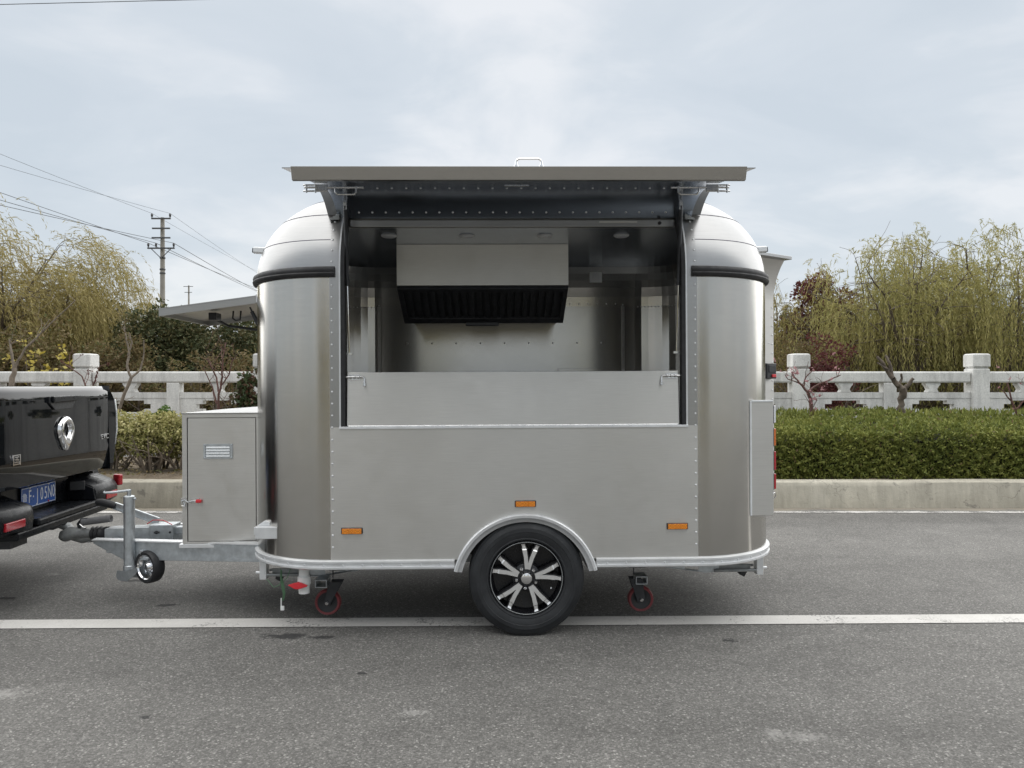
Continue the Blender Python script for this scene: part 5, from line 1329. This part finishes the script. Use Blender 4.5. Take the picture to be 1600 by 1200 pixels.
def willow(name, label, x, d, h, w, leafm, seed, strands=420, lean=0.0, drop=(1.0, 2.4), base=0.0, sparse=1.0, trunk_r=0.13, group=None, lw=(0.105, 0.0145), step=0.047):
    """weeping willow: trunk, limbs that arch outwards, and hanging strands of narrow leaves"""
    rng = np.random.default_rng(seed)
    t = tag(empty(name, (x, d, base)), label, 'tree', group)
    b = MB(); fork_h = h * 0.30
    tp_, tr = limb(rng, (0,0,-0.2), (lean*0.1, 0, 1), fork_h + 0.2, trunk_r, trunk_r*0.75, 5, 0.08)
    b.tube(tp_, tr, 9); b.build('trunk', BARK, t, smooth=60)
    b = MB(); anchors = []
    for k in range(13):
        a = 2*math.pi*(k + rng.random()*0.6)/13; out = 0.30 + 0.75*rng.random()
        L = h*(0.50 + 0.28*rng.random()) * (1.0 if out < 0.8 else 0.85)
        pts, rs = limb(rng, tp_[-1], (math.cos(a)*out + lean*0.4, math.sin(a)*out*0.8, 1.0), L, trunk_r*0.40, 0.007, 8, 0.14, 0.015)
        # keep inside the crown
        pts = [Vector((max(-w*0.62, min(w*0.62, p.x)), max(-w*0.5, min(w*0.5, p.y)), min(p.z, h*0.93))) for p in pts]
        b.tube(pts, rs, 5)
        for i in range(3, len(pts)):
            for _ in range(2):
                q, qr = limb(rng, pts[i], (rng.normal() + lean*0.6, rng.normal()*0.8, 0.45), w*0.22*(0.5 + rng.random()), rs[i]*0.45 + 0.002, 0.003, 5, 0.2, -0.10)
                b.tube(q, qr, 4); anchors += [q[2], q[3], q[4], q[5]]
    b.build('limb', BARK, t, smooth=60)
    anchors = np.array([tuple(p) for p in anchors])
    C, D = [], []
    # tufts: groups of strands that hang together
    nt_ = max(8, int(strands*2.3) // 9)
    hmax = anchors[:, 2].max()
    for _ in range(nt_):
        a = anchors[rng.integers(len(anchors))] + rng.normal(size=3)*0.10
        ln_t = (drop[0] + (drop[1]-drop[0])*rng.random()) * (0.75 + 0.35*rng.random())
        od = unit(np.array([a[0], a[1], 0.01])) * 0.35
        for _s in range(9):
            p = a + rng.normal(size=3)*np.array([0.16, 0.16, 0.12])
            ln = ln_t * (0.55 + 0.6*rng.random())
            v = np.array([od[0] + lean*0.9 + rng.normal()*0.25, od[1] + rng.normal()*0.25, 0.35 + 0.4*rng.random()])
            n = int(ln/step*sparse)
            for i in range(n):
                v = v + np.array([lean*0.035, 0, -0.13]) ; v[:2] *= 0.965; sp = np.linalg.norm(v)
                if sp > 1: v /= sp
                p = p + v*step/ max(sparse, 0.5)
                if p[2] < 0.25: break
                C.append(p + rng.normal(size=3)*0.014); D.append(v + rng.normal(size=3)*0.30)
    C = np.array(C); D = np.array(D)
    V = leaves(C, D, lw[0]*(0.6 + 0.7*rng.random(len(C))), lw[1]*(0.6 + 0.8*rng.random(len(C))), rng)
    o = quads_obj('crown', V, leafm, t); tag(o, kind='stuff')
    return t

def shrub(name, label, x, d, h, w, leafm, seed, clumps=120, cr=0.16, per=60, L=0.06, W=0.03, dep=None, cat='shrub', group=None, base=0.3, lift=0.25, stems=7, bark=BARK):
    rng = np.random.default_rng(seed); dep = dep or w
    t = tag(empty(name, (x, d, base)), label, cat, group)
    b = MB()
    for k in range(stems):
        a = 2*math.pi*rng.random(); o_ = 0.25*w*rng.random()
        pts, rs = limb(rng, (math.cos(a)*o_*0.5, math.sin(a)*o_*0.5, -0.1), (math.cos(a)*0.45, math.sin(a)*0.45, 1), h*0.85, 0.014 + 0.010*h, 0.004, 6, 0.16)
        b.tube(pts, rs, 5)
        for i in (2, 3, 4):
            q, qr = limb(rng, pts[i], (rng.normal(), rng.normal(), 0.8), h*0.35, rs[i]*0.6, 0.003, 4, 0.2); b.tube(q, qr, 4)
    b.build('stem', bark, t, smooth=60)
    V = blob_leaves(rng, (0, 0, h*(0.5 + lift/2)), (w/2 - cr*0.6, dep/2 - cr*0.6, h*(0.5 - lift/2) - cr*0.4), clumps, cr, per, L, W, 0.3, flat_bottom=h*lift*0.8)
    o = quads_obj('foliage', V, leafm, t); tag(o, kind='stuff')
    return t

def X(pxl, d): return (pxl - 800)/F*d
def Zt(py, d): return EYE + (600 - py)/F*d

# willows left of the trailer
willow('willow_tree', 'tall golden weeping willow leaning over the balustrade behind the pickup', X(-60, 14.5), 14.5, Zt(312, 14.5), 4.0, LEAF_GOLD, 11, 900, lean=0.55, drop=(1.0, 2.5))
willow('willow_tree', 'golden green willow with windblown strands between the pickup and the power pole', X(22, 15.2), 15.2, Zt(388, 15.2), 2.4, LEAF_GOLD, 12, 760, lean=0.38, drop=(0.9, 2.3))
willow('willow_tree', 'thin straw coloured willow with few strands beside the power pole', X(118, 19.0), 19.0, Zt(432, 19.0), 1.2, LEAF_STRAW, 13, 150, lean=0.30, drop=(0.5, 1.3), trunk_r=0.09)
# willows right of the trailer
willow('willow_tree', 'broad olive green weeping willow with a dark trunk behind the pruned tree', X(1400, 15.2), 15.2, Zt(345, 15.2), 3.6, LEAF_OLIVE, 21, 520, lean=0.05, drop=(1.0, 2.7), trunk_r=0.16)
willow('willow_tree', 'tall olive weeping willow beyond the last balustrade post', X(1570, 15.6), 15.6, Zt(362, 15.6), 3.2, LEAF_OLIVE, 22, 360, lean=0.05, drop=(1.2, 2.8))
willow('willow_tree', 'yellowing weeping willow standing beside the open trailer door', X(1235, 17.5), 17.5, Zt(432, 17.5), 2.6, LEAF_GOLD, 23, 360, lean=0.1, drop=(1.0, 2.2), trunk_r=0.10)
willow('willow_tree', 'yellow olive willow in front of the dark red tree', X(1338, 16.6), 16.6, Zt(392, 16.6), 2.0, LEAF_OLIVE, 24, 220, lean=-0.05, drop=(1.0, 2.4), trunk_r=0.10)
willow('willow_tree', 'olive willow with upright shoots between two taller willows', X(1485, 17.2), 17.2, Zt(392, 17.2), 2.6, LEAF_OLIVE, 25, 170, lean=0.0, drop=(1.0, 2.4), trunk_r=0.10)

# evergreens and thickets behind the balustrade
shrub('evergreen_shrub', 'dark rounded evergreen bush below the power pole', X(252, 15.0), 15.0, Zt(476, 15.0), 2.5, LEAF_DARK, 31, 300, 0.26, 90, 0.075, 0.042, dep=2.0, base=0.0, lift=0.05)
shrub('evergreen_shrub', 'dark evergreen bush under the open end hatch', X(325, 15.4), 15.4, Zt(486, 15.4), 2.6, LEAF_DARK, 32, 300, 0.26, 90, 0.075, 0.042, dep=2.0, base=0.0, lift=0.05)
shrub('evergreen_shrub', 'tall dark evergreen bush against the rounded front end of the trailer', X(410, 16.5), 16.5, Zt(478, 16.5), 2.6, LEAF_DARK, 33, 300, 0.26, 90, 0.075, 0.042, dep=2.0, base=0.0, lift=0.05)
shrub('brushwood', 'brown green thicket below the golden willows', X(60, 13.2), 13.2, Zt(500, 13.2), 3.2, LEAF_BROWN, 34, 200, 0.22, 70, 0.07, 0.035, dep=1.4, base=0.0, lift=0.05, stems=16, cat='thicket')
shrub('brushwood', 'brown green thicket with bare twigs beside the evergreen bush', X(185, 13.6), 13.6, Zt(520, 13.6), 2.0, LEAF_BROWN, 35, 150, 0.20, 70, 0.065, 0.032, dep=1.2, base=0.0, lift=0.05, stems=16, cat='thicket')
shrub('brushwood', 'low brown thicket between the evergreen bushes and the balustrade', X(330, 13.2), 13.2, Zt(545, 13.2), 2.6, LEAF_BROWN, 36, 150, 0.17, 60, 0.06, 0.03, dep=1.0, base=0.0, lift=0.05, stems=18, cat='thicket')
shrub('dark_shrub', 'dark green bush behind the golden willow strands', X(150, 16.5), 16.5, Zt(450, 16.5), 2.6, LEAF_DARK, 37, 240, 0.26, 80, 0.08, 0.045, dep=1.8, base=0.0, lift=0.05)
shrub('yellow_leaf_bush', 'sparse bush with large yellow leaves behind the balustrade', X(85, 12.4), 12.4, Zt(512, 12.4), 1.7, LEAF_YELLOW, 38, 42, 0.11, 5, 0.085, 0.055, dep=0.8, base=0.0, lift=0.35, stems=9, cat='bush')
shrub('red_tree', 'dark red leaved tree between the yellow willows', X(1286, 18.2), 18.2, Zt(424, 18.2), 2.2, LEAF_RED, 41, 240, 0.24, 80, 0.09, 0.05, base=0.0, lift=0.15, cat='tree')
shrub('red_shrub', 'low red brown shrub behind the balustrade near the trailer door', X(1285, 14.0), 14.0, Zt(520, 14.0), 1.3, LEAF_RED, 42, 80, 0.16, 50, 0.06, 0.035, base=0.0, lift=0.2)
shrub('blue_green_shrub', 'dark blue green evergreen under the tall olive willow', X(1590, 17.0), 17.0, Zt(482, 17.0), 3.0, LEAF_BLUE, 43, 300, 0.26, 90, 0.08, 0.045, base=0.0, lift=0.05)
shrub('brushwood', 'dark brown thicket around the foot of the broad olive willow', X(1415, 16.0), 16.0, Zt(470, 16.0), 2.4, LEAF_BROWN, 44, 130, 0.20, 50, 0.065, 0.03, base=0.0, lift=0.1, stems=22, cat='thicket')
shrub('brushwood', 'brown thicket below the yellowing willow', X(1240, 15.4), 15.4, Zt(515, 15.4), 2.0, LEAF_BROWN, 45, 140, 0.20, 60, 0.065, 0.03, base=0.0, lift=0.05, stems=14, cat='thicket')
# far wood that closes the horizon
rng = np.random.default_rng(50); VV = []
for i in range(560):
    x = -34 + 68*rng.random(); y = 30 + 9*rng.random(); hh = 2.0 + 2.6*(0.5 + 0.5*math.sin(x*0.5) * math.cos(x*0.23 + 1)) + 0.8*rng.random()
    VV.append(blob_leaves(rng, (x, y, hh*0.5), (0.9, 0.7, hh*0.5), 9, 0.42, 26, 0.26, 0.15, 0.4, flat_bottom=0.2))
o = quads_obj('far_wood', np.concatenate(VV), LEAF_DARK); tag(o, 'low dark wood far behind the willows', 'wood', kind='stuff')

# clipped hedge
hedge = tag(empty('clipped_hedge', (6.5, 10.0, 0.3)), 'long clipped green hedge with a flat top along the concrete kerb', 'hedge')
hx0, hx1 = -5.3, 8.0
b = MB(); hp_ = [(-0.76, -0.10), (-0.76, 0.42), (-0.66, 0.48), (0.2, 0.58), (0.92, 0.63), (0.96, -0.1)]
b.prism(hp_, lambda y, z: (hx0, y, z), lambda y, z: (hx1, y, z)); b.build('hedge_core', HEDGECORE, hedge)
rng = np.random.default_rng(60); C, D = [], []
bulge = lambda x, s: 0.030*np.sin(x*1.7 + s) + 0.022*np.sin(x*4.3 + 2*s) + 0.016*np.sin(x*9.1 + 3*s)
nf = 62000; x = hx0 + (hx1-hx0)*rng.random(nf); z = -0.02 + 0.56*rng.random(nf)
cl = 0.020*np.sin(x*23 + 5*np.sin(z*17)) + 0.016*np.sin(x*41 + z*37)
C.append(np.stack([x, -0.93 + bulge(x, 1) + cl + 0.10*rng.random(nf)**2 + 0.05*np.clip((z-0.47)/0.1, 0, 1), z], 1)); D.append(np.stack([rng.normal(size=nf)*0.7, -0.5 + rng.normal(size=nf)*0.4, 0.5 + rng.normal(size=nf)*0.6], 1))
nt_ = 90000; x = hx0 + (hx1-hx0)*rng.random(nt_); s = rng.random(nt_)**1.25
y = -0.90 + 1.95*s; z = 0.52 + 0.17*s + bulge(x, 4)*0.7 + 0.018*np.sin(x*15 + y*9) + 0.02*np.sin(x*31 - y*23) + 0.055*rng.random(nt_)**2
z -= 0.06*np.clip((-0.80 - y)/0.1, 0, 1)
C.append(np.stack([x, y, z], 1)); D.append(np.stack([rng.normal(size=nt_)*0.45, rng.normal(size=nt_)*0.45, 0.9 + rng.normal(size=nt_)*0.3], 1))
ns = 2600; x = hx0 + (hx1-hx0)*rng.random(ns); y = 0.3 + 0.75*rng.random(ns)
C.append(np.stack([x, y, 0.70 + 0.05*rng.random(ns)], 1)); D.append(np.stack([rng.normal(size=ns)*0.2, rng.normal(size=ns)*0.2, np.ones(ns)], 1))
C = np.concatenate(C); D = np.concatenate(D); nn = len(C)
Ls = 0.042*(0.6 + 0.8*rng.random(nn)); Ls[-ns:] *= 2.2; Wd = 0.020*(0.7 + 0.7*rng.random(nn))
dead = rng.random(nn) < 0.012
o2 = quads_obj('dead_leaf', leaves(C[dead] + np.array([0, -0.012, 0.012]), D[dead], Ls[dead]*1.15, Wd[dead]*1.2, rng), LEAF_BROWN, hedge); tag(o2, kind='stuff')
nsh = 260; xs_ = hx0 + (hx1-hx0)*rng.random(nsh); ys_ = -0.85 + 1.8*rng.random(nsh); Cs, Ds = [], []
for x_, y_ in zip(xs_, ys_):
    hgt = 0.04 + 0.09*rng.random()**2; ln_ = rng.normal(size=2)*0.25
    for t_ in np.arange(0, hgt, 0.011):
        Cs.append((x_ + ln_[0]*t_, y_ + ln_[1]*t_, 0.56 + 0.09*(y_ + 0.9) + t_)); Ds.append((rng.normal()*0.7 + ln_[0], rng.normal()*0.7 + ln_[1], 0.8))
o3 = quads_obj('stray_shoot', leaves(np.array(Cs), np.array(Ds), 0.040, 0.018, rng), LEAF_HEDGE, hedge); tag(o3, kind='stuff')
o = quads_obj('hedge_foliage', leaves(C, D, Ls, Wd, rng), LEAF_HEDGE, hedge); tag(o, kind='stuff')

# variegated shrubs along the kerb
vs_lab = ['yellow green variegated shrub half hidden behind the grey gas box', 'yellow green variegated shrub in the gap between the pickup and the gas box',
          'yellow green variegated shrub whose edge shows past the pickup tailgate', 'variegated shrub on the soil bed hidden behind the pickup tailgate']
for k, (xx, yy, hh, ww) in enumerate(((284, 9.75, 0.76, 0.74), (236, 9.6, 0.78, 0.70), (184, 9.7, 0.76, 0.72), (118, 9.7, 0.76, 0.72))):
    shrub('variegated_shrub', vs_lab[k], X(xx, yy), yy, hh, ww, LEAF_VARIEG, 70 + k, 130, 0.085, 62, 0.042, 0.026, dep=0.66, group='variegated shrubs along the kerb', lift=0.20, stems=14, bark=BARK_PALE)
shrub('green_sprig', 'fresh green sprig rising from the top of a variegated shrub', X(255, 9.85), 9.85, 0.80, 0.36, LEAF_FRESH, 75, 18, 0.06, 30, 0.05, 0.028, dep=0.3, base=0.33, lift=0.70, stems=6, cat='shrub')
shrub('photinia_bush', 'dark green and reddish bush between the gas box and the balustrade', X(392, 10.5), 10.5, Zt(572, 10.5) - 0.3, 0.56, LEAF_PHOT, 76, 50, 0.09, 40, 0.075, 0.035, base=0.3, lift=0.3, stems=8, cat='bush')
# twigs and dead leaves lying on the bed
rng = np.random.default_rng(81); n_ = 1500
C = np.stack([-9 + 7*rng.random(n_), 9.0 + 1.6*rng.random(n_), 0.335 + 0.03*rng.random(n_)], 1); D = np.stack([rng.normal(size=n_), rng.normal(size=n_), 0.2*rng.normal(size=n_)], 1)
o = quads_obj('leaf_litter', leaves(C, D, 0.05*(0.5 + rng.random(n_)), 0.022, rng), LEAF_BROWN); tag(o, 'dry leaf litter scattered on the soil bed', 'leaf litter', kind='stuff')

# small bare trees in the bed, drawn as forking stems
def bare_tree(label, d, stems, twigs, seed, bark=BARK_PALE, buds=0, budm=PETAL, twig_len=0.25):
    rng = np.random.default_rng(seed)
    p0 = px(*stems[0][0][:2], d)
    t = tag(empty('bare_sapling', (p0.x, d, 0.3)), label, 'sapling')
    L = lambda q: px(q[0], q[1], d) - Vector((p0.x, d, 0.3))
    b = MB(); ends = []
    for si, st in enumerate(stems):
        pts = [L(q) + Vector((0, rng.normal()*0.03 if i and si else 0, 0)) for i, q in enumerate(st)]; rs = [q[2]*0.5/F*d for q in st]
        if si == 0: pts = [Vector((pts[0].x, 0, 0.0)) - Vector((0, 0, 0.1))] + pts; rs = [rs[0]*1.15] + rs
        fine_p, fine_r = [], []
        for i in range(len(pts) - 1):
            for k in range(3):
                u = k/3; fine_p.append(pts[i].lerp(pts[i+1], u) + Vector(rng.normal(size=3))*rs[i]*0.25); fine_r.append((rs[i] + (rs[i+1]-rs[i])*u)*(0.92 + 0.16*rng.random()))
        fine_p.append(pts[-1]); fine_r.append(rs[-1])
        b.tube(fine_p, fine_r, 7); ends.append((fine_p, fine_r))
        if si == 0: b.build('trunk', bark, t, smooth=60); b = MB()
    for _ in range(twigs):
        pp, rr = ends[rng.integers(len(ends))]; i = rng.integers(len(pp)//3, len(pp))
        q, qr = limb(rng, pp[i], (rng.normal()*0.8, rng.normal()*0.5, 0.9), twig_len*(0.5 + rng.random()), min(rr[i]*0.6, 0.006), 0.0022, 5, 0.2, 0.02)
        b.tube(q, qr, 4); ends.append((q, qr)) if rng.random() < 0.5 else None
    if b.v: b.build('branch', bark, t, smooth=60)
    if buds:
        C = []
        for _ in range(buds):
            pp, rr = ends[rng.integers(len(ends))]; C.append(tuple(pp[rng.integers(len(pp)//2, len(pp))]))
        C = np.array(C); C = np.repeat(C, 4, 0) + rng.normal(size=(len(C)*4, 3))*0.010
        o = quads_obj('bud', leaves(C, rng.normal(size=C.shape), 0.032, 0.022, rng), budm, t); tag(o, kind='stuff')
    return t
bare_tree('slender bare sapling forking above the rail between the pickup and the gas box', 10.7, [[(178, 662, 5), (190, 628, 5), (205, 590, 5)], [(205, 590, 4), (199, 572, 3.5), (200, 550, 3), (192, 510, 2)], [(205, 590, 4), (216, 577, 3), (222, 555, 2), (226, 532, 1.5)], [(200, 555, 2.5), (207, 535, 2), (205, 520, 1.5)]], 14, 91, buds=24, budm=LEAF_BROWN, twig_len=0.2)
bare_tree('bare bushy sapling with reddish twigs standing behind the gas box', 10.7, [[(341, 640, 4), (342, 615, 3.5), (347, 590, 3)], [(342, 612, 3), (334, 590, 2.5), (325, 560, 1.5)], [(347, 590, 3), (350, 560, 2), (352, 535, 1.2)], [(338, 630, 3), (330, 605, 2), (318, 575, 1.2)], [(344, 605, 2), (358, 585, 2), (365, 560, 1.2)]], 46, 92, BARK_RED, twig_len=0.26)
bare_tree('weathered bare sapling rising behind the pickup bed in front of the rail', 10.9, [[(14, 640, 9), (18, 600, 8.5), (22, 575, 7)], [(22, 575, 5), (19, 555, 4), (14, 530, 2.5)], [(22, 575, 4), (40, 545, 3), (80, 505, 2), (120, 470, 1.5)], [(40, 545, 2), (60, 530, 2), (78, 500, 1.2)]], 16, 93, buds=30, budm=LEAF_BROWN)
bare_tree('red twigged sapling growing close in front of a capped post near the pickup', 10.8, [[(142, 640, 3), (136, 610, 2.5), (128, 588, 2)], [(138, 620, 2.5), (148, 595, 2), (154, 575, 1.4)], [(128, 588, 2), (110, 575, 1.5), (98, 566, 1.2)]], 16, 94, BARK_RED, buds=14, budm=LEAF_RED, twig_len=0.22)
bare_tree('small bare tree with pink buds in the hedge next to the trailer door', 10.6, [[(1268, 650, 6), (1266, 622, 5.5), (1262, 612, 5)], [(1262, 612, 4), (1248, 598, 3), (1238, 585, 2)], [(1262, 612, 4), (1278, 602, 3), (1300, 592, 2), (1316, 586, 1.5)], [(1255, 606, 2.5), (1258, 590, 2), (1270, 578, 1.5)], [(1248, 598, 2), (1232, 592, 1.5), (1225, 585, 1)]], 44, 95, BARK_RED, buds=60, twig_len=0.18)
bare_tree('pruned leafless tree with a knotty trunk and cut stubs in the hedge', 10.6, [[(1409, 650, 11), (1408, 632, 10), (1411, 612, 12), (1403, 603, 9), (1396, 592, 8)], [(1411, 612, 8), (1418, 600, 6), (1424, 591, 5)], [(1396, 592, 7), (1386, 577, 6), (1378, 565, 5), (1371, 557, 4)], [(1396, 592, 6), (1393, 576, 5), (1389, 566, 4.5), (1385, 556, 4)], [(1403, 603, 5), (1409, 594, 4), (1407, 584, 3)], [(1386, 577, 4), (1378, 572, 3), (1372, 566, 2.5)]], 8, 96, BARK, twig_len=0.05)
bare_tree('thin bare sapling with one pink blossom tuft beside the last balustrade post', 10.6, [[(1592, 655, 4), (1582, 628, 3), (1574, 598, 2)], [(1582, 628, 2.5), (1570, 615, 2), (1560, 605, 1)], [(1588, 640, 3), (1598, 625, 2), (1604, 605, 1.2)]], 10, 97, BARK_RED, buds=8, twig_len=0.16)

# ------------------------------------------------------------------ power line
PD = 40.0
def power_pole(label, x, d, h, full=True):
    t = tag(empty('power_pole', (x, d, 0)), label, 'power pole')
    b = MB(); b.lathe([(0.0, h), (0.100, h), (0.16, 0.0), (0.16, -0.5)], axis=(0,0,1), n=14); b.build('pole', POLE, t, smooth=40)
    arms = [(h - 0.12, 0.50), (h - 0.63, 0.46), (h - 1.12, 0.48), (h - 1.66, 0.70)] if full else [(h - 0.2, 0.65), (h - 1.0, 0.5)]
    for z, w in arms:
        b = MB(); b.box(-w, w, -0.21, -0.14, z, z + 0.07)
        b.build('cross_arm', IRON, t)
    if full:
        for x_, z in ((-0.47, h - 0.05), (0.47, h - 0.05), (-0.66, h - 1.59), (-0.26, h - 1.59), (0.66, h - 1.59)):
            b = MB(); b.lathe([(0.03, 0.0), (0.02, 0.04), (0.05, 0.06), (0.05, 0.12), (0.065, 0.14), (0.04, 0.22), (0.0, 0.24)], (x_, -0.175, z), axis=(0,0,1), n=10); b.build('insulator', IRON, t, smooth=50)
        for s_ in (-1, 1):
            b = MB(); b.rod((s_*0.5, -0.17, h - 1.66), (0.0, -0.17, h - 2.15), 0.022, 6); b.build('brace', IRON, t)
        b = MB()
        for z in (h - 2.15, h - 2.75, h - 2.95): b.lathe([(0.11, 0.0), (0.145, 0.02), (0.145, 0.08), (0.11, 0.10)], (0, 0, z), axis=(0,0,1), n=14)
        b.build('clamp_band', IRON, t, smooth=40)
    return t
phh = Zt(340, PD)
power_pole('tall concrete power pole with four cross arms above the dark bushes', X(254, PD), PD, phh)
power_pole('small distant pole with a crossbar above the open end hatch', X(295, 105), 105, Zt(446, 105), False)
def wire(label, a, c, sag, r):
    b = MB(); a, c = Vector(a), Vector(c); pts = []
    for i in range(25):
        t = i/24; p = a.lerp(c, t); p.z -= sag*4*t*(1-t); pts.append(p)
    b.tube(pts, r, 5); o = b.build('power_line', CABLE, smooth=40); return tag(o, label, 'cable', 'overhead power lines')
xp = X(254, PD)
near = [((-260, 117), (-0.47, 0.18)), ((-260, 163), (0.47, 0.18)), ((-260, 190), (-0.66, -1.36)), ((-260, 219), (-0.26, -1.36)), ((-260, 242), (0.66, -1.36))]
far_ = [((520, 512), 0), ((520, 530), 0), ((520, 498), 0), ((520, 510), 0), ((520, 522), 0)]
names = ['upper overhead wire on the outer top arm of the pole', 'upper overhead wire on the inner top arm of the pole', 'lower overhead wire on the outer insulator of the long arm', 'lower overhead wire on the middle insulator of the long arm', 'lower overhead wire on the inner insulator of the long arm']
for k, ((a, off), f_) in enumerate(zip(near, far_)):
    P = Vector((xp + off[0], PD - 0.16, phh + off[1]))
    A = px(a[0], a[1], 24.0); B = px(432 + 3*k, (430, 438, 455, 463, 467)[k], 82.0)
    A = P + (A - P)*2.4; B = P + (B - P)*2.2
    wire(names[k] + ', span towards the road', A, P, 0.35, 0.008 if k < 2 else 0.013)
    wire(names[k] + ', span away from the road', P, B, 0.6, 0.008 if k < 2 else 0.016)
wire('single dark cable crossing the sky high above the pickup', px(-4200, 109, 14), px(4200, -95, 14), 0.0, 0.007)

# pale building far behind the willows
bd = tag(empty('distant_building', (46.5, 70, 0)), 'pale distant building with a shallow grey roof glimpsed between the willow strands', 'building')
b = MB(); b.box(-4.5, 6.0, 0, 8, -0.1, 8.3); b.build('wall', RENDER_WALL, bd)
b = MB(); b.prism([(-0.5, 8.31), (4.0, 9.6), (8.5, 8.31)], lambda y, z: (-5.0, y, z), lambda y, z: (6.5, y, z)); b.build('roof', ROOFTILE, bd)
for i in range(5):
    for j in range(3):
        b = MB(); b.box(-3.6 + 2.0*i, -2.5 + 2.0*i, -0.06, 0.02, 1.2 + 2.5*j, 2.6 + 2.5*j); b.build('window', WINDOW_DARK, bd)

# the other side of the road (mirrored in the steel)
def copy_tree(t, loc, rz, label, sc=1.0):
    r = t.copy(); col.objects.link(r); r.location = loc; r.rotation_euler = (0, 0, rz); r.scale = (sc, sc, sc); r['label'] = label
    for ch_ in t.children:
        c = ch_.copy(); col.objects.link(c); c.parent = r
    return r
wl_ = [o for o in bpy.data.objects if o.name.startswith('willow_tree')]
for k, (x, y, lab) in enumerate(((-8.0, -12.5, 'golden willow across the road facing the pickup'), (-2.6, -14.5, 'green willow across the road facing the trailer front'), (3.8, -14.0, 'olive willow across the road facing the trailer back'), (10.0, -12.5, 'golden willow across the road facing the hedge'))):
    copy_tree(wl_[(0, 3, 4, 1)[k]], (x, y, 0.2), 1.3*k, lab, 0.85)
